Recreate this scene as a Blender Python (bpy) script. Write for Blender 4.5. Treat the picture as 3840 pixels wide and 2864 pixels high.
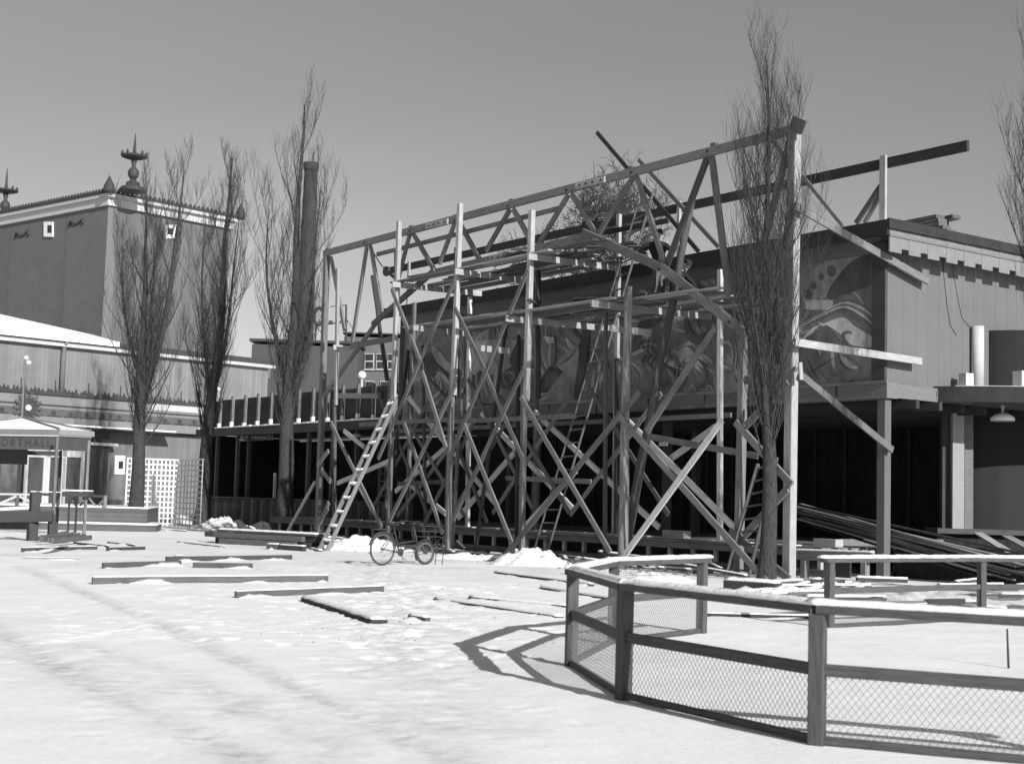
import bpy, bmesh, math, random
from mathutils import Vector, Matrix, noise
random.seed(11)
for _o in list(bpy.data.objects): bpy.data.objects.remove(_o)
scn = bpy.context.scene
COL = scn.collection
# ---------------------------------------------------------------- camera
CAM_H, FPX = 1.45, 3100 * 1.7336            # focal length in pixels of the 3840-wide photograph
PITCH, ROLL = math.radians(4.76), math.radians(1.66)
f0 = Vector((0, math.cos(PITCH), math.sin(PITCH)))
r0 = Vector((1, 0, 0)); u0 = r0.cross(f0)
RX = math.cos(ROLL) * r0 + math.sin(ROLL) * u0
UP = -math.sin(ROLL) * r0 + math.cos(ROLL) * u0
EYE = Vector((0, 0, CAM_H))
cd = bpy.data.cameras.new('camera'); cam = bpy.data.objects.new('camera', cd); COL.objects.link(cam)
cd.sensor_width = 36; cd.lens = 36 * FPX / 3840; cd.clip_start = .1; cd.clip_end = 3000
cd.dof.use_dof = True; cd.dof.focus_distance = 33; cd.dof.aperture_fstop = 3.6
m = Matrix.Identity(4)
for i in range(3):
    m[i][0], m[i][1], m[i][2], m[i][3] = RX[i], UP[i], -f0[i], EYE[i]
cam.matrix_world = m
scn.camera = cam
# ---------------------------------------------------------------- world and sun
SUN_AZ, SUN_EL = math.radians(148), math.radians(24)
w = bpy.data.worlds.new('World'); scn.world = w; w.use_nodes = True
nt = w.node_tree; nt.nodes.clear()
sky = nt.nodes.new('ShaderNodeTexSky'); sky.sky_type = 'NISHITA'; sky.sun_disc = False
sky.sun_elevation = SUN_EL; sky.sun_rotation = SUN_AZ
sky.air_density = 1.0; sky.dust_density = .7; sky.ozone_density = 1.0
bw = nt.nodes.new('ShaderNodeRGBToBW'); bg = nt.nodes.new('ShaderNodeBackground')
bg.inputs['Strength'].default_value = .07
wo = nt.nodes.new('ShaderNodeOutputWorld')
nt.links.new(sky.outputs[0], bw.inputs[0])
wtc = nt.nodes.new('ShaderNodeTexCoord'); wmp = nt.nodes.new('ShaderNodeMapping'); wmp.inputs['Scale'].default_value = (1.2, 1.2, 5)
wnz = nt.nodes.new('ShaderNodeTexNoise'); wnz.inputs['Scale'].default_value = 1.6; wnz.inputs['Detail'].default_value = 5
wmr = nt.nodes.new('ShaderNodeMapRange'); wmr.inputs[1].default_value = .3; wmr.inputs[2].default_value = .7; wmr.inputs[3].default_value = .95; wmr.inputs[4].default_value = 1.05
wml = nt.nodes.new('ShaderNodeMath'); wml.operation = 'MULTIPLY'
nt.links.new(wtc.outputs['Generated'], wmp.inputs[0]); nt.links.new(wmp.outputs[0], wnz.inputs['Vector']); nt.links.new(wnz.outputs[0], wmr.inputs[0])
nt.links.new(bw.outputs[0], wml.inputs[0]); nt.links.new(wmr.outputs[0], wml.inputs[1]); nt.links.new(wml.outputs[0], bg.inputs[0])
nt.links.new(bg.outputs[0], wo.inputs[0])
sd = bpy.data.lights.new('sun', 'SUN'); sd.energy = 4.2; sd.angle = math.radians(.53); sd.color = (1, 1, 1)
sun = bpy.data.objects.new('sun', sd); COL.objects.link(sun)
sdir = Vector((math.sin(SUN_AZ) * math.cos(SUN_EL), math.cos(SUN_AZ) * math.cos(SUN_EL), math.sin(SUN_EL)))
sun.rotation_euler = (-sdir).to_track_quat('-Z', 'Y').to_euler(); sun.location = sdir * 60
vs = scn.view_settings
vs.view_transform = 'Standard'; vs.look = 'None'; vs.exposure = 0.45; vs.gamma = 1; vs.use_curve_mapping = False
# ---------------------------------------------------------------- picture to place
def ray(x, y): return f0 + (x - 1920) / FPX * RX - (y - 1432) / FPX * UP
def onZ(x, y, z=0.0):
    d = ray(x, y); return EYE + d * ((z - CAM_H) / d.z)
def onY(x, y, Y):
    d = ray(x, y); return EYE + d * (Y / d.y)
def hit(x, y, p0, nrm):
    d = ray(x, y); return EYE + d * ((p0 - EYE).dot(nrm) / d.dot(nrm))
def proj(p):
    d = p - EYE; z = d.dot(f0); return 1920 + FPX * d.dot(RX) / z, 1432 - FPX * d.dot(UP) / z
A_ = Vector((-.58555, .81064, 0)); N_ = Vector((-.81064, -.58555, 0))     # along the mural wall, and out of it
ORG = onZ(1910 * 1.7336, 1252 * 1.7336)
def W(u, v, z): return ORG + A_ * u + N_ * v + Vector((0, 0, z))
def onV(x, y, v): return hit(x, y, ORG + N_ * v, N_)
def onU(x, y, u): return hit(x, y, ORG + A_ * u, A_)
def uvz(p): q = p - ORG; return q.dot(A_), q.dot(N_), p.z
SH = {'A': (0, 400, 1.836), 'B': (0, 1200, 1.836), 'D': (1000, 1200, 1.652), 'E': (1200, 700, 2.065), 'G': (2000, 400, 1.8355),
      'I': (1700, 1200, 1.7388), 'J': (2200, 1200, 1.652), 'K': (2900, 400, 1.8351), 'L': (2900, 1200, 1.652), 'M': (2000, 1900, 1.714),
      'N': (2800, 1900, 1.7135), 'a': (0, 1500, 2.754), 'b': (0, 1900, 1.714), 'c': (1000, 1900, 1.714), 'd': (2350, 820, 4.13),
      'e': (400, 1350, 2.36), 'f': (1350, 1900, 6.3286), 'g': (1000, 1050, 2.754), 'h': (1450, 900, 2.36), 'i': (2250, 1050, 3.0043),
      'k': (3300, 1150, 3.3037), 'l': (2600, 1900, 3.461), 'm': (600, 1750, 3.4077), 's': (0, 0, 1.0)}
def S(k, x, y): o = SH[k]; return o[0] + x / o[2], o[1] + y / o[2]
# ---------------------------------------------------------------- materials
def newmat(name):
    mt = bpy.data.materials.new(name); mt.use_nodes = True
    return mt, mt.node_tree.nodes, mt.node_tree.links, mt.node_tree.nodes['Principled BSDF']
def M(name, val, rough=.85, var=.25, scl=(1, 1, 1), ns=6.0, bump=.15, rnd=0.0, spec=.25, lines=None, emit=0, big=0.0, packed=0.0, detail=6, bdist=.02):
    mt, nd, lk, bs = newmat(name)
    bs.inputs['Roughness'].default_value = rough; bs.inputs['Specular IOR Level'].default_value = spec
    tc = nd.new('ShaderNodeTexCoord'); mp = nd.new('ShaderNodeMapping'); mp.inputs['Scale'].default_value = scl
    lk.new(tc.outputs['Object'], mp.inputs[0])
    nz = nd.new('ShaderNodeTexNoise'); nz.inputs['Scale'].default_value = ns; nz.inputs['Detail'].default_value = detail; nz.inputs['Roughness'].default_value = .62
    lk.new(mp.outputs[0], nz.inputs['Vector'])
    def math_(op, a, b):
        n = nd.new('ShaderNodeMath'); n.operation = op
        for i, q in enumerate((a, b)):
            if isinstance(q, (int, float)): n.inputs[i].default_value = q
            else: lk.new(q, n.inputs[i])
        return n.outputs[0]
    def rng(s, a, b, c, d):
        n = nd.new('ShaderNodeMapRange'); lk.new(s, n.inputs[0])
        for i, q in enumerate((a, b, c, d)): n.inputs[i + 1].default_value = q
        return n.outputs[0]
    c = math_('MULTIPLY', rng(nz.outputs[0], .3, .7, 1 - var, 1 + var), val)
    if rnd:
        oi = nd.new('ShaderNodeObjectInfo')
        c = math_('MULTIPLY', c, rng(oi.outputs['Random'], 0, 1, 1 - rnd, 1 + rnd))
    if big:
        n2 = nd.new('ShaderNodeTexNoise'); n2.inputs['Scale'].default_value = .9; n2.inputs['Detail'].default_value = 5
        lk.new(tc.outputs['Object'], n2.inputs['Vector'])
        c = math_('MULTIPLY', c, rng(n2.outputs[0], .3, .7, 1 - big, 1 + big))
    if packed:                                  # trodden, dirtied snow
        at = nd.new('ShaderNodeAttribute'); at.attribute_name = 'packed'
        n3 = nd.new('ShaderNodeTexNoise'); n3.inputs['Scale'].default_value = 7; n3.inputs['Detail'].default_value = 6; lk.new(tc.outputs['Object'], n3.inputs['Vector'])
        c = math_('MULTIPLY', c, math_('SUBTRACT', 1, math_('MULTIPLY', math_('MULTIPLY', at.outputs['Fac'], packed), rng(n3.outputs[0], .32, .68, .15, 1.0))))
    if lines:                                   # board joints: direction, pitch in metres, width of the joint, darkness
        ldir, pitch, wd, dk = lines
        vm = nd.new('ShaderNodeVectorMath'); vm.operation = 'DOT_PRODUCT'; vm.inputs[1].default_value = ldir
        lk.new(tc.outputs['Object'], vm.inputs[0])
        q = math_('DIVIDE', vm.outputs['Value'], pitch)
        fr = math_('FRACT', q, 0); lt = math_('LESS_THAN', fr, wd)
        wn = nd.new('ShaderNodeTexWhiteNoise'); wn.noise_dimensions = '1D'; lk.new(math_('FLOOR', q, 0), wn.inputs['W'])
        c = math_('MULTIPLY', c, rng(wn.outputs['Value'], 0, 1, .9, 1.1))
        c = math_('MULTIPLY', c, math_('SUBTRACT', 1, math_('MULTIPLY', lt, dk)))
    lk.new(c, bs.inputs['Base Color'])
    if bump:
        bp = nd.new('ShaderNodeBump'); bp.inputs['Strength'].default_value = bump; bp.inputs['Distance'].default_value = bdist
        lk.new(nz.outputs[0], bp.inputs['Height']); lk.new(bp.outputs[0], bs.inputs['Normal'])
    if emit:
        bs.inputs['Emission Color'].default_value = (1, 1, 1, 1); bs.inputs['Emission Strength'].default_value = emit
    return mt
GR = (.7, 9, 9)                                  # grain runs along a timber's own x axis
wood = M('sawn_wood', .32, var=.3, scl=GR, ns=4, rnd=.16, bump=.2)
wood_sunlit = M('sunlit_sawn_wood', .55, var=.28, scl=GR, ns=4, rnd=.14, bump=.2)  # brighter copy of sawn wood, direct sun put into the base colour
wood_mid = M('weathered_wood', .155, var=.36, scl=GR, ns=4, rnd=.2, bump=.25)
wood_dark = M('old_dark_wood', .10, var=.3, scl=GR, ns=4, rnd=.3, bump=.25)
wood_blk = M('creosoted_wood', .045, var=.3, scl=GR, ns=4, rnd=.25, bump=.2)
poles = M('debarked_pole', .2, var=.45, scl=(.5, 6, 6), ns=4, rnd=.25, bump=.35)
bark = M('bark', .05, var=.6, scl=(6, 6, 1.2), ns=5, bump=1.0, bdist=.05)
twig = M('twig_bark', .06, var=.2, bump=0)
snow = M('snow', .86, rough=.8, var=.05, ns=15, bump=.28, spec=.1, big=.05, bdist=.02, detail=8)
snow_t = M('snow_crust', .84, rough=.8, var=.08, ns=16, bump=.5, spec=.1, bdist=.03)
snow_d = M('thin_dirty_snow', .62, rough=.85, var=.3, ns=8, bump=.4, spec=.1, bdist=.03)
snow_g = M('ground_snow', .88, rough=.8, var=.07, ns=15, bump=.26, spec=.1, big=.04, bdist=.02, detail=8, packed=.5)
fence_m = M('fence_paint', .078, rough=.75, var=.3, scl=(1, 8, 8), ns=5, rnd=.12, bump=.3, spec=.2)
wire_m = M('galvanised_wire', .22, rough=.5, var=.1, bump=0)
heap_m = M('heap_snow', .74, rough=.85, var=.28, ns=6, bump=.6, spec=.1, big=.22, bdist=.05)
iron = M('dark_iron', .045, rough=.5, var=.2, bump=.1)
bolt_m = M('bolt_iron', .02, rough=.6, var=.1, bump=0)
tower_m = M('tower_boarding', .125, var=.07, ns=1.2, bump=.05, big=.05, lines=((.7, .72, 0), .55, .05, .12))
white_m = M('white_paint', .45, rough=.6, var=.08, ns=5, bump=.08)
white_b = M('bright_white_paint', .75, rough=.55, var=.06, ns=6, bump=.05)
roof_d = M('dark_metal_roof', .05, rough=.6, var=.2, ns=4, bump=.1)
hall_m = M('hall_boarding', .185, var=.06, ns=2, bump=.08, big=.05, lines=((.7071, .7071, 0), .22, .1, .22))
hall_b = M('hall_plaster', .19, var=.06, ns=2, bump=.08, big=.06)
band_d = M('frieze_dark', .05, var=.25, ns=4, bump=.1)
band_m = M('frieze_grey', .095, var=.15, ns=4, bump=.1)
lit_bd = M('light_boarding', .135, var=.05, scl=(9, 9, .5), ns=3, bump=.12, rnd=.02, big=.08)
trim_d = M('dark_trim', .06, var=.12, ns=4, bump=.1)
trim_m = M('grey_trim', .16, var=.15, scl=(1.2, 1.2, 6), ns=4, bump=.1)
tar = M('tar_felt', .03, rough=.8, var=.25, ns=3, bump=.2)
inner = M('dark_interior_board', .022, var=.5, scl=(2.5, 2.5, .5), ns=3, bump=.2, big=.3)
floor_m = M('stage_boards', .16, var=.3, ns=3, bump=.2)
curve_m = M('curved_wall_paint', .02, rough=.7, var=.06, ns=2, bump=.04, big=.06)
brick_m = M('factory_brick', .12, var=.3, scl=(3, 3, 9), ns=3, bump=.3, big=.1)
chim_m = M('chimney_brick', .045, var=.35, scl=(2, 2, 7), ns=3, bump=.4, big=.2)
glass_m = M('window_glass', .02, rough=.12, var=.1, bump=0, spec=.6)
globe_m = M('opal_glass', .85, rough=.25, var=.01, bump=0, spec=.5)
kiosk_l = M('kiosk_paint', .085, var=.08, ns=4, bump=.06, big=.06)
kiosk_d = M('kiosk_dark_tone', .055, var=.1, ns=4, bump=.06)
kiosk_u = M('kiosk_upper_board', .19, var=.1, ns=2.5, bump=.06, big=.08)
letter_m = M('letter_paint', .058, var=.1, bump=0)
skin = M('skin', .36, rough=.6, var=.08, bump=.05)
cloth_d = M('dark_wool', .028, rough=.95, var=.25, ns=20, bump=.2)
cloth_g = M('grey_work_trousers', .10, rough=.95, var=.25, ns=20, bump=.2)
# ---------------------------------------------------------------- scene helpers
WM = {}
def tag(o, label=None, cat=None, group=None, kind=None):
    if label: o['label'] = label
    if cat: o['category'] = cat
    if group: o['group'] = group
    if kind: o['kind'] = kind
    return o
def put(name, me, mt, parent=None, Mx=None):
    o = bpy.data.objects.new(name, me); COL.objects.link(o)
    Mx = Mx or Matrix.Identity(4)
    o.matrix_basis = Mx; WM[o.name] = Mx
    if parent is not None:
        o.parent = parent; o.matrix_parent_inverse = WM[parent.name].inverted()
    if mt is not None and me is not None and not me.materials: me.materials.append(mt)
    return o
def thing(name, label, cat, p, group=None):
    o = bpy.data.objects.new(name, None); COL.objects.link(o); o.empty_display_size = .2
    Mx = Matrix.Translation(p); o.matrix_basis = Mx; WM[o.name] = Mx
    return tag(o, label, cat, group)
class B:
    def __init__(s): s.v = []; s.f = []; s.sm = []
    def add(s, vs, fs, smooth=False):
        k = len(s.v); s.v += [tuple(q) for q in vs]; s.f += [tuple(i + k for i in q) for q in fs]; s.sm += [smooth] * len(fs); return s
    def hexa(s, c):                              # 8 corners: bottom loop, top loop
        return s.add(c, [(3, 2, 1, 0), (4, 5, 6, 7), (0, 1, 5, 4), (1, 2, 6, 5), (2, 3, 7, 6), (3, 0, 4, 7)])
    def fbox(s, ua, ub, va, vb, za, zb):
        return s.hexa([W(ua, va, za), W(ub, va, za), W(ub, vb, za), W(ua, vb, za), W(ua, va, zb), W(ub, va, zb), W(ub, vb, zb), W(ua, vb, zb)])
    def obox(s, c, dx, dy, dz, lx, ly, lz):      # centre, unit axes, full sizes
        c = Vector(c); X, Y, Z = dx * lx / 2, dy * ly / 2, dz * lz / 2
        return s.hexa([c - X - Y - Z, c + X - Y - Z, c + X + Y - Z, c - X + Y - Z, c - X - Y + Z, c + X - Y + Z, c + X + Y + Z, c - X + Y + Z])
    def tube(s, pts, rad, n=6, cap=True, smooth=True):
        k0 = len(s.v); L = len(pts); fs = []
        ref = Vector((.31, .87, .38)).normalized()
        for i, p in enumerate(pts):
            t = (pts[min(i + 1, L - 1)] - pts[max(i - 1, 0)]).normalized()
            x = t.cross(ref)
            if x.length < .05: x = t.cross(Vector((1, 0, 0)))
            x.normalize(); y = t.cross(x); r = rad[i] if isinstance(rad, (list, tuple)) else rad
            for j in range(n):
                a = 2 * math.pi * j / n; s.v.append(tuple(p + (x * math.cos(a) + y * math.sin(a)) * r))
        for i in range(L - 1):
            for j in range(n):
                fs.append((k0 + i * n + j, k0 + i * n + (j + 1) % n, k0 + (i + 1) * n + (j + 1) % n, k0 + (i + 1) * n + j))
        s.f += fs; s.sm += [smooth] * len(fs)
        if cap:
            s.f += [tuple(k0 + j for j in reversed(range(n))), tuple(k0 + (L - 1) * n + j for j in range(n))]; s.sm += [False, False]
        return s
    def lathe(s, c, prof, n=16, axis=None, smooth=True):
        c = Vector(c); Z = (axis or Vector((0, 0, 1))).normalized(); X = Z.orthogonal().normalized(); Y = Z.cross(X)
        k0 = len(s.v)
        for r, h in prof:
            for j in range(n):
                a = 2 * math.pi * j / n; s.v.append(tuple(c + Z * h + (X * math.cos(a) + Y * math.sin(a)) * r))
        for i in range(len(prof) - 1):
            for j in range(n):
                s.f.append((k0 + i * n + j, k0 + i * n + (j + 1) % n, k0 + (i + 1) * n + (j + 1) % n, k0 + (i + 1) * n + j)); s.sm.append(smooth)
        s.f += [tuple(k0 + j for j in reversed(range(n))), tuple(k0 + (len(prof) - 1) * n + j for j in range(n))]; s.sm += [False, False]
        return s
    def plate(s, pts, off):                      # a polygon given thickness along off
        n = len(pts); k = [Vector(p) for p in pts]; b = [p + off for p in k]
        fs = [tuple(range(n)), tuple(reversed(range(n, 2 * n)))] + [(i, i + n, (i + 1) % n + n, (i + 1) % n) for i in range(n)]
        return s.add(k + b, fs)
    def build(s, name, mt, parent=None, Mx=None):
        me = bpy.data.meshes.new(name); me.from_pydata(s.v, [], s.f)
        me.polygons.foreach_set('use_smooth', s.sm); me.update()
        bm = bmesh.new(); bm.from_mesh(me); bmesh.ops.recalc_face_normals(bm, faces=bm.faces); bm.to_mesh(me); bm.free()
        return put(name, me, mt, parent, Mx)
Z_ = Vector((0, 0, 1))
def timber(name, p, q, wd, ht, mt, parent=None, side=None, bow=0.0):
    """a squared timber from p to q; wd measured along `side`, ht across it; local x runs along it"""
    p, q = Vector(p), Vector(q); L = (q - p).length; x = (q - p) / L
    side = side or (x.cross(Z_) if abs(x.z) < .95 else N_)
    y = side - x * side.dot(x); y.normalize(); z = x.cross(y)
    Mx = Matrix(((x.x, y.x, z.x, p.x), (x.y, y.y, z.y, p.y), (x.z, y.z, z.z, p.z), (0, 0, 0, 1)))
    b = B(); c = min(wd, ht) * .07; hw, hh = wd / 2, ht / 2
    prof = [(-hw + c, -hh), (hw - c, -hh), (hw, -hh + c), (hw, hh - c), (hw - c, hh), (-hw + c, hh), (-hw, hh - c), (-hw, -hh + c)]
    ks = [0, L] if not bow else [L * t / 6 for t in range(7)]
    vs = []
    for k in ks:
        o = bow * math.sin(math.pi * k / L); vs += [(k, a, c2 + o) for a, c2 in prof]
    n = 8; fs = []
    for i in range(len(ks) - 1):
        fs += [(i * n + j, i * n + (j + 1) % n, (i + 1) * n + (j + 1) % n, (i + 1) * n + j) for j in range(n)]
    fs += [tuple(reversed(range(n))), tuple(range((len(ks) - 1) * n, len(ks) * n))]
    b.add(vs, fs)
    return b.build(name, mt, parent, Mx)
def pole(name, p, q, ra, rb, mt, parent=None, crook=.02):
    p, q = Vector(p), Vector(q); L = (q - p).length; x = (q - p) / L
    y = x.orthogonal().normalized(); z = x.cross(y)
    Mx = Matrix(((x.x, y.x, z.x, p.x), (x.y, y.y, z.y, p.y), (x.z, y.z, z.z, p.z), (0, 0, 0, 1)))
    K = 7; pts = [Vector((L * i / K, (random.random() - .5) * crook * (0 < i < K), (random.random() - .5) * crook * (0 < i < K))) for i in range(K + 1)]
    return B().tube(pts, [ra + (rb - ra) * i / K for i in range(K + 1)], 9).build(name, mt, parent, Mx)
def down(p, q, z=-.04):
    """carry the line p-q on to height z"""
    d = q - p; return p + d * ((z - p.z) / d.z)
def struct(o): o['kind'] = 'structure'; return o
# ================================================================ the ground
ruts = [[(-150, 2290), (180, 2480), (467, 2629), (758, 2763), (1000, 2880)], [(60, 2120), (440, 2275), (642, 2367), (957, 2512), (1350, 2690), (1700, 2860)],
        [(250, 2405), (600, 2500), (900, 2640), (1150, 2760)]]
RUT = []
def smooth_rut(pts, n=6):
    out = []
    for i in range(len(pts) - 1):
        p0, p1, p2, p3 = pts[max(0, i - 1)], pts[i], pts[i + 1], pts[min(len(pts) - 1, i + 2)]
        out += [tuple(.5 * (2 * p1[c] + (p2[c] - p0[c]) * t + (2 * p0[c] - 5 * p1[c] + 4 * p2[c] - p3[c]) * t * t + (3 * p1[c] - p0[c] - 3 * p2[c] + p3[c]) * t ** 3) for c in (0, 1)) for t in [k / n for k in range(n)]]
    return out + [pts[-1]]
for i, r in enumerate(ruts):
    g = [onZ(*q) for q in r]
    g = [Vector((q[0], q[1], 0)) for q in smooth_rut([(p.x, p.y) for p in g])]
    RUT.append((g, (.030, .026, .018)[i], (.15, .11, .14)[i]))
trod = [onZ(*q) for q in ((1350, 2110), (1530, 2230), (1480, 2350), (1560, 2480), (1640, 2600), (1400, 2760), (1500, 2900))]
trod2 = [onZ(*q) for q in ((-100, 2420), (500, 2560), (1000, 2680), (1700, 2720))]
def segd(x, y, a, b):
    dx, dy = b.x - a.x, b.y - a.y; t = ((x - a.x) * dx + (y - a.y) * dy) / (dx * dx + dy * dy + 1e-9)
    t = 0 if t < 0 else 1 if t > 1 else t
    return math.hypot(x - a.x - dx * t, y - a.y - dy * t)
random.seed(61)
FP = {}
def print_at(x, y, a, dep):
    for i in (-1, 0, 1):
        for j in (-1, 0, 1): FP.setdefault((int(math.floor(x * 2)) + i, int(math.floor(y * 2)) + j), []).append((x, y, math.cos(a), math.sin(a), dep))
for pl, n_, sp in ((trod, 46, .45), (trod, 40, .9), (trod2, 40, .6)):
    for k in range(len(pl) - 1):
        L_ = (pl[k + 1] - pl[k]).length; a_ = math.atan2(pl[k + 1].y - pl[k].y, pl[k + 1].x - pl[k].x)
        for q in range(max(2, int(L_ * 5))):
            c_ = pl[k].lerp(pl[k + 1], random.random()); print_at(c_.x + random.gauss(0, sp), c_.y + random.gauss(0, sp), a_ + random.gauss(0, .5), random.uniform(.012, .04) * (.4 if c_.y < 13 else 1))
for k in range(520):
    c_ = onZ(random.uniform(150, 2250), random.uniform(2060, 2420)); print_at(c_.x, c_.y, random.random() * 6.28, random.uniform(.006, .02))
def hgt(x, y):
    if y > 70 or abs(x) > 26 or y < 3: return 0.0
    h = .020 * noise.noise((x * .45, y * .35, 3.1)) + .007 * noise.noise((x * 1.7, y * 1.5, 8.2))
    if y < 34:
        for g, dep, wd in RUT:
            if x < min(g[0].x, g[-1].x) - 1 or x > max(g[0].x, g[-1].x) + 1: continue
            d = min(segd(x, y, g[q], g[q + 1]) for q in range(len(g) - 1)); wv = 1 + .5 * noise.noise((x * .8, y * .8, 4))
            if d < wd * 3.2: h += dep * wv * (-math.exp(-(d / wd) ** 2) + .22 * math.exp(-((d - wd * 1.9) / (wd * .6)) ** 2))
        d = min(segd(x, y, trod[i], trod[i + 1]) for i in range(len(trod) - 1))
        k = math.exp(-(d / .75) ** 2)
        d2 = min(segd(x, y, trod2[i], trod2[i + 1]) for i in range(len(trod2) - 1))
        k = max(k, .8 * math.exp(-(d2 / .6) ** 2))
        k *= .35 if y < 12 else 1
        if k > .03:
            c = noise.noise((x * 4.3, y * 3.1, 1.7)); h += k * (-.03 * max(0, c + .05) + .012 * noise.noise((x * 8, y * 6, .4)))
    for px_, py_, ca, sa, dep in FP.get((int(math.floor(x * 2)), int(math.floor(y * 2))), ()):
        dx, dy = x - px_, y - py_; a, b = (dx * ca + dy * sa) / .12, (-dx * sa + dy * ca) / .06; r2 = a * a + b * b
        if r2 < 9: h += dep * (-math.exp(-r2 * .9) + .5 * math.exp(-(math.sqrt(r2) - 1.7) ** 2 * 4))
    h += .005 * noise.noise((x * 5, y * 4, 5.5))
    if y < 15: h *= .45 + .55 * max(0, (y - 9) / 6)
    return h * min(1, (70 - y) / 15, (26 - abs(x)) / 5)
def packed(x, y):
    if y > 45 or y < 4 or abs(x) > 14: return 0.0
    k = 0.0
    for g, dep, wd in RUT:
        if x < min(g[0].x, g[-1].x) - 1 or x > max(g[0].x, g[-1].x) + 1: continue
        d = min(segd(x, y, g[q], g[q + 1]) for q in range(len(g) - 1)); k = max(k, dep / .03 * math.exp(-(d / (wd * 1.3)) ** 2) * (.7 + .7 * noise.noise((x * .6, y * .6, 9))))
    d = min(segd(x, y, trod[i], trod[i + 1]) for i in range(len(trod) - 1)); k = max(k, .55 * math.exp(-(d / .7) ** 2) * (.6 + noise.noise((x * 2.5, y * 2, 2))))
    d = min(segd(x, y, trod2[i], trod2[i + 1]) for i in range(len(trod2) - 1)); k = max(k, .6 * math.exp(-(d / .55) ** 2) * (.5 + noise.noise((x * 2.5, y * 2, 5))))
    if y > 24: k = max(k, min(1, (y - 24) / 6) * .5 * (.4 + noise.noise((x * .9, y * .6, 6))))
    return min(1, max(0, k))
def axis(lo, hi, step, far, grow):
    a = [lo]
    while a[-1] < hi: a.append(a[-1] + step)
    k = step; r = a[-1]
    while r < far: k *= grow; r += k; a.append(r)
    return a
xs = axis(0, 8, .07, 900, 1.12); xs = [-q for q in reversed(xs[1:])] + xs
ys = [-60, -30, -15, -7, -3, 0, 2] + axis(5, 24, .06, 1500, 1.02)
gv = [(x, y, hgt(x, y)) for y in ys for x in xs]
nx = len(xs)
gf = [(j * nx + i, j * nx + i + 1, (j + 1) * nx + i + 1, (j + 1) * nx + i) for j in range(len(ys) - 1) for i in range(nx - 1)]
me = bpy.data.meshes.new('snowy_ground'); me.from_pydata(gv, [], gf); me.polygons.foreach_set('use_smooth', [True] * len(gf)); me.update()
at_ = me.attributes.new('packed', 'FLOAT', 'POINT'); at_.data.foreach_set('value', [packed(q[0], q[1]) for q in gv])
struct(put('snowy_ground', me, snow_g))

# ================================================================ mural pavilion
ULEN = 20.45
mp_ = thing('mural_pavilion', 'flat-roofed timber pavilion with a painted mural wall over an open dark hall', 'pavilion', W(0, 0, 0))
B().fbox(.16, ULEN, -7.6, -.06, 3.98, 7.62).build('wall', trim_d, mp_)
rf = B().fbox(-.5, ULEN + .45, -8.2, .5, 7.62, 7.72).build('roof', tar, mp_)
B().fbox(-.50, ULEN + .45, .5, .55, 7.46, 7.80).build('front_fascia', tar, rf)
B().fbox(-.56, -.50, -8.2, .55, 7.60, 7.82).build('side_gutter', tar, rf)
b = B()
for k in range(60):
    u0_, u1_ = -.46 + k * .355, -.46 + (k + 1) * .355
    if noise.noise((k * .35, 2.2, 0)) > -.35: b.fbox(u0_, u1_, -8.1, .46 + .03 * noise.noise((k * .8, 0, 0)), 7.722, 7.80 + .05 * abs(noise.noise((k * .6, 7, 0))))
b.build('roof_snow', snow_t, rf)
B().fbox(.0, ULEN, -.058, .0, 7.2, 7.615).build('frieze_board', trim_m, mp_)
B().fbox(-.03, .34, -.05, .035, 4.36, 7.45).build('corner_board', trim_d, mp_)
B().fbox(ULEN - .2, ULEN + .04, -.3, .035, 4.36, 7.6).build('corner_board', trim_d, mp_)
bm_ = B().fbox(-.12, ULEN, -.3, .06, 3.95, 4.30).build('lintel_beam', trim_m, mp_)
B().fbox(-.14, ULEN, .06, .10, 4.27, 4.345).build('moulding', trim_m, bm_)
for k in range(9):
    u = 1.3 + k * 2.15; B().fbox(u, u + .02, .06, .085, 3.955, 4.265).build('board_joint', tar, bm_)
# side wall of upright boards facing the sun
v = 0.0; k = 0
while v > -7.6:
    wd = .21 + .03 * math.sin(k * 2.3)
    B().fbox(.003 - .002 * (k % 2), .14, v - wd + .0018, v, 4.0, 7.6).build('wall_board', lit_bd, mp_)
    v -= wd; k += 1
B().fbox(-.10, .0, -7.6, .0, 3.97, 4.28).build('side_beam', trim_m, mp_)
# notched valance hanging from the side eave
v = .45; k = 0
val = M('valance_paint', .19, var=.08, ns=5, bump=.06)
while v > -8.0:
    B().fbox(-.49, -.455, v - .40, v, 7.10, 7.60).build('valance_board', val, mp_)
    B().fbox(-.486, -.458, v - .645, v - .405, 7.20, 7.595).build('valance_board', val, mp_)
    v -= .65
B().fbox(-.515, -.49, -8.1, .47, 7.44, 7.50).build('valance_strip', trim_m, mp_)
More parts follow.
